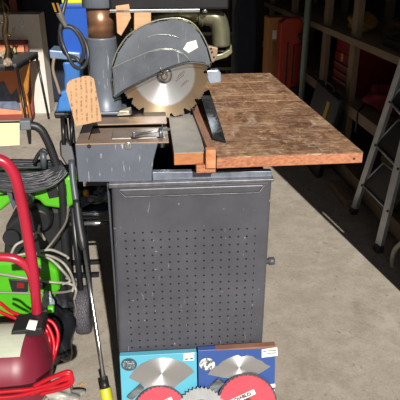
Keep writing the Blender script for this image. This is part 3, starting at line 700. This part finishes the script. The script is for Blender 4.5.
for i, (x, z, w, h, c, lb) in enumerate(((.5, .38, .12, .2, BLACKM, 'black plastic tub on the second shelf of the back rack'), (.6, .71, .16, .2, NAVY, 'navy storage bin on the middle shelf of the back rack'), (.56, 1.05, .2, .2, BROWN, 'brown wooden crate on upper shelf of the back rack'))):
    o = MB().box(x-w/2, x+w/2, 5.55, 5.8, z, z+h).build('storage_bin', c, None, .01, loc=(x, 5.67, z)); tag(o, lb, 'bin')

# ------------------------------------------------------------------ behind the saw
R = thing('blue_storage_box', AY(78, 60, 2.3), 'bright blue tall box with yellow lid behind the power cord', 'box')
a = AY(63, 42, 2.3); b = AY(92, 4, 2.3)
MB().box(a.x, b.x, 2.3, 2.42, 1.0, b.z).build('body', BLUE, R, .004)
MB().box(a.x-.003, b.x+.003, 2.297, 2.42, b.z-.014, b.z-.006).build('rim', M('darker_blue', '#0d3f98'), R, .001)
MB().box(a.x+.008, b.x-.004, 2.302, 2.4, b.z, b.z+.05).build('lid', YELLOW, R, .006)
R.location = R.location
def bluestand():
    R = thing('bench_tool', (-.36, 2.35, 0), 'light blue metal tool with flared black-rimmed base on a black tube stand', 'tool')
    pts = [(62, 62), (80, 60), (80, 116), (60, 116), (55, 112), (59, 98), (64, 92), (64, 74)]
    MB().prism([AY(x, y, 2.3) for x, y in pts], (0, .14, 0)).build('body', BLUE2, R, .01)
    MB().prism([AY(x, y, 2.29) for x, y in ((60, 92), (67, 90), (75, 98), (75, 112), (57, 112))], (0, .05, 0)).build('front_cover', M('blue_cover', '#4a86cc', '#3a74ba', 12, .3, .1), R, .008)
    MB().prism([AY(x, y, 2.28) for x, y in ((53.5, 113), (80, 113), (80, 118), (55, 119))], (0, .18, 0)).build('base_rim', BLACK, R, .006)
    MB().prism([AY(x, y, 2.28) for x, y in ((49, 50), (80, 53), (80, 61), (50, 58.5))], (0, .12, 0)).build('tray', BLUEG, R, .004)
    MB().tube([AY(54, 58, 2.27), AY(53, 70, 2.27), AY(57, 84, 2.27), AY(60, 94, 2.27)], .006, 8, 4).build('bracket_arm', M('tan_arm', '#8c7c68'), R)
    for x, y in ((64.5, 118), (71, 118)):
        p = AY(x, y, 2.36); MB().tube([p, (p.x, 2.36, 0)], .011, 10).build('stand_leg', BLACKM, R)
    for y in (2.30, 2.42): MB().box(-.44, -.28, y, y+.02, 0, .02).build('stand_foot', BLACKM, R)
bluestand()
# junk between saw frame and the spray wand
R = thing('tubular_stand', (-.25, 1.95, 0), 'low stand of shiny chrome tubes crossing behind the dark cabinet', 'stand')
for y, py in ((1.9, 213), (1.9, 223)):
    a = AY(70, py+1, y); b = AY(112, py, y); MB().tube([a, (-.14, y, a.z)], .0085, 12).build('chrome_rail', CHROME, R)
a = AY(73, 212, 1.9)
for x in (a.x, -.15): MB().tube([(x, 1.9, a.z+.02), (x, 1.9, .0)], .012, 12).tube([(x, 2.15, a.z+.02), (x, 2.15, .0)], .012, 12).build('leg', BLACKM, R)
MB().box(a.x-.01, -.14, 1.9, 2.15, a.z-.03, a.z+.0).build('shelf_board', BLACKM, R)
zz = a.z
tag(blob('yellow_cap_bottle', (AY(86, 193, 1.95).x, 1.95, AY(86, 193, 1.95).z), (.012, .012, .015), M('amber_plastic', '#e0a820', '#c8901a', 10, .3), 2, .05), 'small amber yellow cap in the gap under the saw frame', 'cap')
R = thing('rag_heap', (-.22, 1.97, zz), 'grey and white oddments heaped on stand under the left end of frame', 'oddments')
for i, (x, y, rx, c) in enumerate(((84, 203, .03, GREYPL), (93, 200, .034, MULTI), (102, 207, .035, GREYD), (90, 211, .03, BLACK), (108, 197, .03, MULTI), (100, 192, .02, GREYPL))):
    p = AY(x, y, 1.97+.01*i); ob = blob('oddment', p, (rx, .03, .016), c, 20+i, .5); ob.parent = R; ob.location = ob.location-R.location

# ------------------------------------------------------------------ far left
R = thing('panel_box', (-1.25, 5.35, 0), 'big white flat carton standing on the floor at the far left', 'box')
a = AY(49, 117, 5.33); b = AY(43, 14, 5.33)
MB().prism([(-1.75, 5.33, 0), (-.975, 5.33, 0), (-.985, 5.33, b.z), (-1.75, 5.33, b.z)], (0, .28, 0)).build('carton', WHITE, R, .006)
MB().box(-1.17, -1.12, 5.327, 5.33, b.z-.12, b.z-.03).build('print_mark', M('faint_print', '#dedbd6', '#b8b2aa', 60, .6, lo=.45, hi=.55), R)
R = thing('framed_picture', (-1.28, 5.1, 0), 'picture in red-brown frame with orange print, leaning on the white carton', 'picture')
a = AY(35, 117, 5.12); b = AY(28, 40, 5.28)
x0, x1 = -1.75, -1.09; zt = AY(28, 40, 5.25).z
def FP(x, z, d=0): return (x, 5.12+.13*z/zt-d, z)
for q_ in (((x1-.03, 0), (x1, 0), (x1, zt), (x1-.03, zt)), ((x0, 0), (x1, 0), (x1, .05), (x0, .05)), ((x0, zt-.035), (x1, zt-.035), (x1, zt), (x0, zt)), ((x0, 0), (x0+.05, 0), (x0+.05, zt), (x0, zt))):
    MB().prism([FP(*p) for p in q_], (0, .03, 0)).build('frame_side', REDBR, R, .004)
MB().prism([FP(x0+.04, .04, -.008), FP(x1-.04, .04, -.008), FP(x1-.04, zt-.04, -.008), FP(x0+.04, zt-.04, -.008)], (0, .01, 0)).build('print', PEACH, R)
MB().prism([FP(-1.5, .12, -.005), FP(-1.2, .08, -.005), FP(-1.22, .28, -.005), FP(-1.28, .22, -.005), FP(-1.33, .34, -.005), FP(-1.5, .3, -.005)], (0, .004, 0)).build('inked_figure', BLUEP, R)
# black side table
def sidetable():
    R = thing('side_table', (-1.2, 4.8, 0), 'black side table with thin metal legs and a thick dark top, far left', 'table')
    zt = .60
    p = [AZ(16, 66, zt), AZ(38, 52, zt), AZ(0, 47, zt), AZ(-34, 60, zt)]
    fr, bk = AZ(16, 64, zt), AZ(38, 51.5, zt)
    d = (bk-fr); wv = Vector((-.6, 0, 0))
    MB().prism([fr, bk, bk+wv, fr+wv], (0, 0, -.022)).build('top', M('black_table_top', '#4d4f52', '#3f4144', 10, .4), R, .004)
    MB().prism([fr+Vector((0, 0, -.022)), bk+Vector((0, 0, -.022)), bk+wv+Vector((0, 0, -.022)), fr+wv+Vector((0, 0, -.022))], (0, 0, -.03)).build('apron', BLACKM, R, .003)
    f1 = AZ(30, 144, 0); f2 = AZ(49, 119, 0); f3 = f1+wv*1.02
    for a, b in ((fr+Vector((-.0, 0.02, -.02)), f1), (bk+Vector((-.02, 0, -.02)), f2), (fr+wv+Vector((0, 0, -.02)), f3), (bk+wv+Vector((0, 0, -.02)), f2+wv*1.02)):
        MB().tube([a, b], .011, 10).build('leg', BLACKM, R)
    m = (fr+bk)/2+wv*.45
    return zt, fr, bk, wv
zt, fr, bk, wv = sidetable()
# golden timber piece under the table
g0 = AY(20, 112, 4.9)
R = thing('wooden_chair_back', (g0.x, 4.9, 0), 'golden wooden slatted piece standing under the black side table', 'wood piece')
MB().prism([AY(x, y, 4.9) for x, y in ((17, 66), (30, 60), (28, 92), (26, 96), (20, 96))], (0, .03, 0)).build('panel', AMBER, R, .005)
g = AY(26, 95, 4.915); MB().tube([g, (g.x+.02, 4.915, 0)], .012, 8).build('leg', AMBER, R)
g = AY(21, 95, 4.915); MB().tube([g, (g.x, 4.915, 0)], .012, 8).build('leg', AMBER, R)
# objects on the side table
c = AZ(7, 60, zt)
R = thing('bronze_figurine', (c.x, c.y, zt), 'dark bronze branching figurine standing on the black side table', 'figurine')
def YP(x, y): return AY(x, y, c.y)
MB().tube([YP(7, 60), YP(8, 50), YP(6, 40), YP(5, 30), YP(6, 20), YP(4, 10), YP(2, 0)], .012, 10, 4, rs=[.03, .02, .018, .026, .02, .014, .02]).build('stem', BRONZE, R)
for pts in (((6, 32), (10, 36), (13, 31), (14, 26)), ((5, 25), (1, 22), (-2, 26)), ((6, 18), (9, 12), (7, 6), (4, 3)), ((5, 10), (1, 6), (-3, 8))):
    MB().tube([YP(*p) for p in pts], .008, 8, 4).build('branch', BRONZE, R)
for i, (x, y, r, m_, nm, lb, ct) in enumerate(((4, 58, .035, CREAM, 'shell_ornament', 'rounded cream shell ornament at foot of the bronze figurine', 'ornament'), (13, 54, .03, M('moss_ornament', '#8c8a5a', '#c9c1a0', 40, .6), 'leafy_ornament', 'mossy green ornament on side table, right of the figurine', 'ornament'), (8, 66, .032, M('rosy_shell', '#a5907f', '#6f6258', 40, .4), 'small_vase', 'small rosy ornament nearest the front edge of side table', 'ornament'))):
    p = AZ(x, y, zt); o = blob(nm, (p.x, p.y, zt+r*.75), (r, r, r), m_, 40+i, .3); tag(o, lb, ct)
# dresser and dark things behind the box
o = MB().box(-2.2, -1.35, 5.75, 6.2, 0, 1.25).build('wooden_dresser', BROWN, None, .01, loc=(-1.7, 5.95, 0)); tag(o, 'dark brown wooden dresser behind the white carton, far left', 'dresser')
o = MB().box(-1.32, -1.25, 5.72, 5.79, 0, 1.6).build('wooden_post', REDBR, None, .004, loc=(-1.28, 5.75, 0)); tag(o, 'red-brown wooden post beside the dresser, behind the white carton', 'post')
o = MB().prism([(-1.22, 5.75, 0), (-.75, 5.75, 0), (-.73, 5.75, 1.3), (-1.0, 5.75, 1.4), (-1.2, 5.75, 1.35)], (0, .2, 0)).build('covered_stack', NAVY, None, .03, loc=(-1, 5.8, 0)); tag(o, 'tall navy cloth covered stack right of the red-brown post', 'covered stack')

# ------------------------------------------------------------------ pressure washer
def washer():
    Yw = 1.9
    R = thing('pressure_washer', (-.5, Yw, 0), 'green and black upright pressure washer with hose coil and black handle', 'pressure washer')
    def p(x, y, dy=0): return AY(x, y, Yw+dy)
    # handle
    MB().tube([p(-30, 126), p(0, 126), p(30, 125.5), p(40, 129), p(46, 138), p(52, 152), p(60, 176), p(63, 200), p(66, 250), p(72, 300)], .0145, 14, 5).build('handle', BLACK, R)
    MB().prism([p(19, 121, -.02), p(30, 120.5, -.02), p(31, 130, -.02), p(20, 131, -.02)], (0, .04, 0)).build('handle_clamp', GREYPL, R, .004)
    # upper green housing
    MB().prism([p(*q) for q in ((-20, 183), (0, 178), (20, 180), (45, 186), (62, 178), (70, 176), (75, 185), (74, 205), (66, 210), (44, 207), (38, 200), (14, 200), (0, 212), (-20, 210))], (0, .09, 0)).build('green_housing', GREEN, R, .012, seg=3)
    for q_ in (((46, 190), (57, 187), (59, 197), (49, 199)), ((60, 186), (66, 184), (67, 196), (62, 197)), ):
        MB().prism([p(x, y, -.003) for x, y in q_], (0, .01, 0)).build('vent_recess', BLACK, R, .002)
    MB().tube([p(0, 195, -.003), p(18, 193, -.003)], .003, 6).build('seam', BLACK, R)
    # grey clips
    for q_ in (((5, 189), (9, 187), (16, 205), (13, 210)), ((22, 180), (25, 178.5), (33, 203), (30, 206))):
        MB().prism([p(x, y, -.05) for x, y in q_], (0, .05, 0)).build('grey_clip', M('slate_clip', '#50565e', '#3f444b', 14, .4), R, .003)
    MB().prism([p(x, y, -.02) for x, y in ((23.5, 190), (27, 192), (28.5, 207), (26, 207))], (0, .02, 0)).build('orange_clip', M('orange_plastic', '#d8863a'), R, .002)
    # black centre body
    MB().prism([p(x, y, .03) for x, y in ((26, 208), (60, 208), (64, 250), (68, 300), (66, 330), (20, 330), (0, 300), (5, 225))], (0, .16, 0)).build('motor_body', BLACK, R, .02, seg=3)
    MB().lathe([(.04, -.03), (.05, -.01), (.05, .03)], p(39, 218), 'Y', 24).lathe([(.03, -.02), (.03, .0)], p(12, 236), 'Y', 20).build('black_fitting', BLACK, R)
    MB().tube([p(39, 233, -.04), p(39.5, 224, -.04)], .006, 10).build('steel_pin', BARE, R)
    # lower green body
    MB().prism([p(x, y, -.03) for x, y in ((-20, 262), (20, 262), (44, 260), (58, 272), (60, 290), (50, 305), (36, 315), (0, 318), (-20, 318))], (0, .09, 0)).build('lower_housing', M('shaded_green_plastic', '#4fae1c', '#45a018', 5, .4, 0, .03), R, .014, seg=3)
    MB().prism([p(x, y, -.035) for x, y in ((8, 279), (28, 281), (28, 292), (12, 293))], (0, .02, 0)).lathe([(.014, -.02), (.016, 0)], p(42, 284, -.03), 'Y', 20).build('control_panel', BLACK, R, .003)
    MB().prism([p(x, y, -.038) for x, y in ((17, 283), (24, 283.5), (24, 288), (17, 288))], (0, .004, 0)).build('red_switch', TOOLRED, R)
    MB().prism([p(x, y, -.036) for x, y in ((36, 274), (39, 266), (42, 266), (39, 275))], (0, .006, 0)).build('grey_emblem', GREYPL, R)
    # outlet with green cap
    a = p(38, 311, -.28); b = p(48, 309, -.28)
    MB().tube([p(30, 312, 0), p(33, 312, -.2), a, b], .008, 12, 3).build('outlet_pipe', BARE, R)
    MB().lathe([(.011, 0), (.013, .003), (.013, .016), (.011, .020)], b, 'X', 16).build('green_cap', GREEN, R)
    # wheel
    c = Vector((p(83, 300).x, 1.88, .125))
    for k, xx in ((0, c.x), (1, c.x-.50)):
        w = MB().lathe([(.072, -.03), (.09, -.027), (.096, -.016), (.096, .016), (.09, .027), (.072, .03)], (xx, 1.90, .096), 'X', 40).build('wheel', TREAD, R)
        MB().lathe([(.03, -.032), (.07, -.028), (.07, .028), (.03, .032)], (xx, 1.90, .096), 'X', 32).build('hub', BLACK, w)
    MB().tube([(c.x-.5, 1.90, .096), (c.x, 1.90, .096)], .01, 10).build('axle', BLACKM, R)
    # hose coil
    rnd = random.Random(4); mb = MB()
    c0 = p(22, 164, -.01)
    for k in range(15):
        q = k/14; rx = .112+.045*q; rz = .008+.068*q; pts = []
        for j in range(26):
            t = 2*pi*j/26; low = max(0, -sin(t))
            pts.append(c0+Vector((rx*cos(t)+.003*sin(3*t+k), .045*sin(t)+rnd.uniform(-.003, .003), rz*(sin(t) if sin(t) < 0 else -.25*sin(t)) - .012 + rnd.uniform(-.0015, .0015))))
        mb.tube(pts, .0044, 8, 2, closed=True)
    hc = mb.build('hose_coil', HOSE, R)
    MB().prism([p(x, y, .06) for x, y in ((-20, 160), (60, 161), (67, 170), (66, 182), (50, 190), (-20, 190))], (0, .02, 0)).build('hose_basket', BLACK, R, .004)
    # trigger joint above the coil
    MB().tube([p(34, 163), p(38, 155), p(43, 150), p(48, 154)], .007, 10, 4).build('cable_hook', BLACK, R)
    MB().tube([p(43, 152, -.03), p(44, 168, -.03)], .011, 12).build('hose_connector', M('slate_clip', '#50565e'), R)
    return p
pw = washer()
# light grey water hose loops
R = thing('water_hose', AY(40, 300, 1.75), 'pale grey thin hose in loose loops in front of the green washer', 'hose')
def hp(pts, Y=1.76): return [AY(x, y, Y+.006*((i*7) % 5)) for i, (x, y) in enumerate(pts)]
MB().tube(hp([(-15, 272), (0, 274), (25, 278), (50, 282), (70, 284), (76, 290), (74, 300)]), .005, 8, 5).tube(hp([(10, 258), (15, 246), (25, 240), (38, 232), (45, 240)]), .0048, 8, 5).build('hose_strand', GCABLE, R)
MB().tube(hp([(36, 254), (50, 256), (62, 262), (70, 272), (74, 284), (72, 292)]), .005, 8, 5).tube(hp([(40, 251), (52, 250), (66, 256), (68, 258)]), .0048, 8, 5).tube(hp([(15, 256), (34, 253), (50, 259), (62, 270), (70, 281), (62, 284)]), .005, 8, 5).build('hose_strand', GCABLE, R)
MB().tube(hp([(-15, 292), (20, 293), (50, 293), (70, 291), (76, 284), (66, 278)], 1.80), .0046, 8, 5).tube(hp([(74, 300), (76, 312), (70, 322), (52, 326), (40, 324)], 1.78), .0035, 8, 5).tube(hp([(68, 206), (66, 222), (54, 240), (44, 252)], 1.78), .004, 8, 5).build('hose_strand', M('brown_grey_hose', '#7a766e', '#6a665e', 10, .4), R)

# price note on the handle bar
o = MB().prism([AY(-8, 123.5, 1.86), AY(19.5, 123, 1.86), AY(19.5, 145, 1.85), AY(-8, 146.5, 1.85)], (0, .001, 0)).build('paper_note', YNOTE, None, loc=AY(5, 140, 1.86)); tag(o, 'blank pale yellow paper note taped to the black washer handle', 'note')

# ------------------------------------------------------------------ spray wand leaning at the saw frame
R = thing('spray_wand', AZ(106, 395, 0), 'black pressure washer spray wand with silver lance leaning against the saw', 'spray wand')
W = {}
def wp(x, y, z=None):
    t = (y-150)/(392-150); Yv = 1.80*(1-t)+1.40*t
    return AY(x, y, max(Yv, 1.36))
MB().tube([wp(84, 248), wp(92, 300), wp(99, 345), wp(105, 385)], .0055, 12).build('lance_tube', CHROME, R)
MB().tube([wp(76.5, 200), wp(79, 222), wp(82, 240), wp(84, 250)], .014, 14, 4, rs=[.013, .0155, .0165, .009]).build('grip', BLACK, R)
MB().tube([wp(71.5, 160), wp(73, 180), wp(76.5, 204)], .0105, 12, 3).build('barrel', M('slate_clip', '#50565e'), R)
MB().prism([wp(59, 142), wp(66, 140), wp(74, 146), wp(76, 162), wp(66, 166), wp(60, 156)], (0, .03, 0)).build('trigger_gun', BLACK, R, .006)
MB().tube([wp(62.5, 116), wp(64, 145)], .0075, 10).tube([wp(72.5, 112), wp(71, 146)], .006, 10).build('handle_tube', BLACKM, R)
MB().tube([wp(103.5, 380), wp(106, 390)], .011, 12).build('nozzle', BLACK, R)
MB().tube([wp(105, 388), wp(107.5, 401)], .018, 14).build('yellow_nozzle_tip', M('bright_yellow_plastic', '#c4c22c', '#b8b628', 10, .4), R, .002)

# ------------------------------------------------------------------ air compressor
def compressor():
    Yc = 1.33
    R = thing('air_compressor', (-.45, Yc, 0), 'dark red air compressor with horizontal tank and bright red tube handle', 'air compressor')
    r = .125; c = AY(10, 366, Yc-.1); cz = .30
    xr = AY(52, 362, Yc).x
    MB().lathe([(.001, .0), (.04, -.004), (.08, -.016), (.108, -.036), (.122, -.062), (r, -.085), (r, -.55), (.11, -.60), (.05, -.63), (.001, -.635)], (xr, Yc, cz), 'X', 48).build('tank', REDK, R)
    for x in (xr-.12, xr-.45):
        MB().hexa([(x-.02, Yc-.10, 0), (x+.02, Yc-.10, 0), (x+.02, Yc-.06, 0), (x-.02, Yc-.06, 0), (x-.02, Yc-.07, cz-.09), (x+.02, Yc-.07, cz-.09), (x+.02, Yc-.03, cz-.1), (x-.02, Yc-.03, cz-.1)]).build('foot', BLACK, R, .003)
        MB().hexa([(x-.02, Yc+.06, 0), (x+.02, Yc+.06, 0), (x+.02, Yc+.10, 0), (x-.02, Yc+.10, 0), (x-.02, Yc+.03, cz-.1), (x+.02, Yc+.03, cz-.1), (x+.02, Yc+.07, cz-.09), (x-.02, Yc+.07, cz-.09)]).build('foot', BLACK, R, .003)
    # label wrapped on the tank front
    mb = MB(); xl = AY(22, 350, Yc-.1).x; N = 10; v0 = []; v1 = []
    for k in range(N+1):
        an = radians(72+58*k/N)   # 90=top (z+), towards viewer
        y = Yc+(r+.0012)*cos(an); z = cz+(r+.0012)*sin(an)
        v0.append(mb.bm.verts.new((xl-.16, y, z))); v1.append(mb.bm.verts.new((xl-.002-.004*k/N*3, y, z)))
    for k in range(N): mb.bm.faces.new((v0[k], v1[k], v1[k+1], v0[k+1]))
    lb = mb.build('warning_label', M('pale_label_paper', '#b4b8a4', '#a9ad9b', 24, .7), R)
    s = lb.modifiers.new('s', 'SOLIDIFY'); s.thickness = .001
    # red tube handle
    def p(x, y, dy=0): return AY(x, y, Yc+.06+dy)
    MB().tube([p(-14, 158), p(0, 160), p(9, 166), p(16, 179), p(21, 200), p(26, 225), p(31, 255), p(34, 275), p(36, 300), p(38, 326)], .0145, 16, 6).build('handle_tube', REDT, R)
    MB().tube([p(-14, 257.5), p(0, 257), p(14, 258.5), p(24, 264), p(31, 274), p(34, 290)], .0125, 14, 5).build('handle_brace', REDT, R)
    # pressure switch box
    a = AY(12, 333, Yc); b = AY(40, 320, Yc)
    MB().prism([(a.x, Yc-.02, cz+.115), (a.x+.075, Yc-.02, cz+.112), (a.x+.09, Yc-.02, cz+.122), (a.x+.088, Yc-.02, cz+.142), (a.x+.005, Yc-.02, cz+.136)], (0, .08, 0)).build('switch_box', BLACK, R, .004)
    MB().prism([AY(26, 329, Yc-.03), AY(35, 330.5, Yc-.03), AY(37.5, 322, Yc-.03), AY(29, 321, Yc-.03)], (0, .006, 0)).build('switch_sticker', PAPER, R)
    MB().lathe([(.05, -.02), (.055, .0), (.055, .03), (.03, .04)], (xr-.52, Yc+.02, cz+.12), 'Z', 24).build('pump', BLACK, R)
compressor()
# red air hose
R = thing('air_hose', AY(60, 392, 1.36), 'bright red air hose looping around the right end of compressor tank', 'hose')
def rp(pts): return [AY(x, y, 1.42-.0016*max(0, y-320)+.004*((i*5) % 4)) for i, (x, y) in enumerate(pts)]
for pts in ([(-10, 300), (0, 303), (12, 312), (30, 318), (44, 322), (52, 335), (54, 350), (50, 368), (38, 378)],
            [(-10, 306), (5, 314), (20, 320), (40, 326), (49, 338), (48, 356), (44, 372)],
            [(40, 318), (52, 322), (58, 334), (56, 350), (50, 366), (40, 380), (20, 386)],
            [(34, 322), (46, 330), (50, 344), (47, 360)]):
    MB().tube(rp(pts), .0055, 8, 6).build('hose_loop', REDH, R)
def rq(pts, Y=1.17): return [AY(x, y, Y+.005*((i*3) % 3)) for i, (x, y) in enumerate(pts)]
for pts in ([(-12, 393), (10, 391), (30, 389), (50, 384), (70, 376), (71, 384), (60, 389), (40, 394)],
            [(-12, 398), (15, 396), (40, 390), (60, 386), (70, 381), (69, 374), (55, 376), (42, 382)],
            [(34, 386), (50, 378), (66, 372), (71, 373), (71, 378)],
            [(30, 394), (46, 388), (60, 381), (71, 378)]):
    MB().tube(rq(pts), .0055, 8, 6).build('hose_bundle', REDH, R)
# bin bag and litter on the floor between compressor and wand
p = AZ(58, 372, 0); tag(blob('bin_bag', (p.x-.02, p.y+.08, .10), (.075, .10, .13), BAG, 31, .3), 'shiny black plastic bag on the floor right of the compressor tank', 'bag')
p = AZ(66, 330, 0); tag(blob('crumpled_bag', (p.x-.03, p.y+.02, .07), (.06, .06, .085), M('dark_grey_bag', '#3c3e44', '#22242a', 12, .35, 0, .4), 33, .45), 'small dark grey crumpled bag behind the red hose, near the wheel', 'bag')
p = AZ(62, 402, 0); tag(blob('crumpled_wrapper', (p.x, p.y, .02), (.05, .05, .028), MULTI, 35, .6), 'pale crumpled plastic wrapper on the floor below the red hose', 'wrapper')
p = AZ(55, 360, 0); tag(blob('plastic_bottle', (p.x+.0, p.y+.01, .24), (.02, .02, .05), M('pale_teal_plastic', '#8aa0a4', '#bfc6c4', 12, .3), 36, .15), 'pale bluish crumpled plastic poking up inside the red hose loops', 'plastic')
rnd = random.Random(11)
for i, (x, y, lb) in enumerate(((69, 396, 'dry orange leaf on the concrete beside the pale wrapper'), (81, 385, 'small tan dry leaf on the concrete left of the wand nozzle'))):
    p = AZ(x, y, 0); s = .012
    o = MB().prism([(p.x-s, p.y, .001), (p.x-s*.3, p.y-s*.5, .002), (p.x+s, p.y+s*.1, .001), (p.x+.2*s, p.y+s*.6, .004)], (0, 0, .001)).build('dry_leaf', M('leaf_%s' % ('orange', 'tan')[i], ('#c07040', '#b89058')[i]), None, loc=(p.x, p.y, 0)); tag(o, lb, 'leaf')

# ------------------------------------------------------------------ light
w = bpy.data.worlds.new('world'); SC.world = w; w.use_nodes = True; nt = w.node_tree
sky = nt.nodes.new('ShaderNodeTexSky'); sky.sky_type = 'NISHITA'; sky.sun_disc = False
sky.sun_elevation = radians(32); sky.sun_rotation = radians(171); sky.air_density = 1.0; sky.dust_density = 1.5
bg = nt.nodes['Background']; nt.links.new(sky.outputs[0], bg.inputs[0]); bg.inputs[1].default_value = .034
sd = bpy.data.lights.new('sun', 'SUN'); sd.energy = 6.0; sd.angle = radians(.6); sd.color = (1, .95, .88)
so = bpy.data.objects.new('sun', sd); COL.objects.link(so)
d = Vector((-.155, 1, -.64)); so.rotation_euler = d.to_track_quat('-Z', 'Y').to_euler(); so.location = (1, -5, 4)
vs = SC.view_settings; vs.view_transform = 'Standard'; vs.look = 'None'; vs.gamma = 1; vs.use_curve_mapping = False; vs.exposure = 0
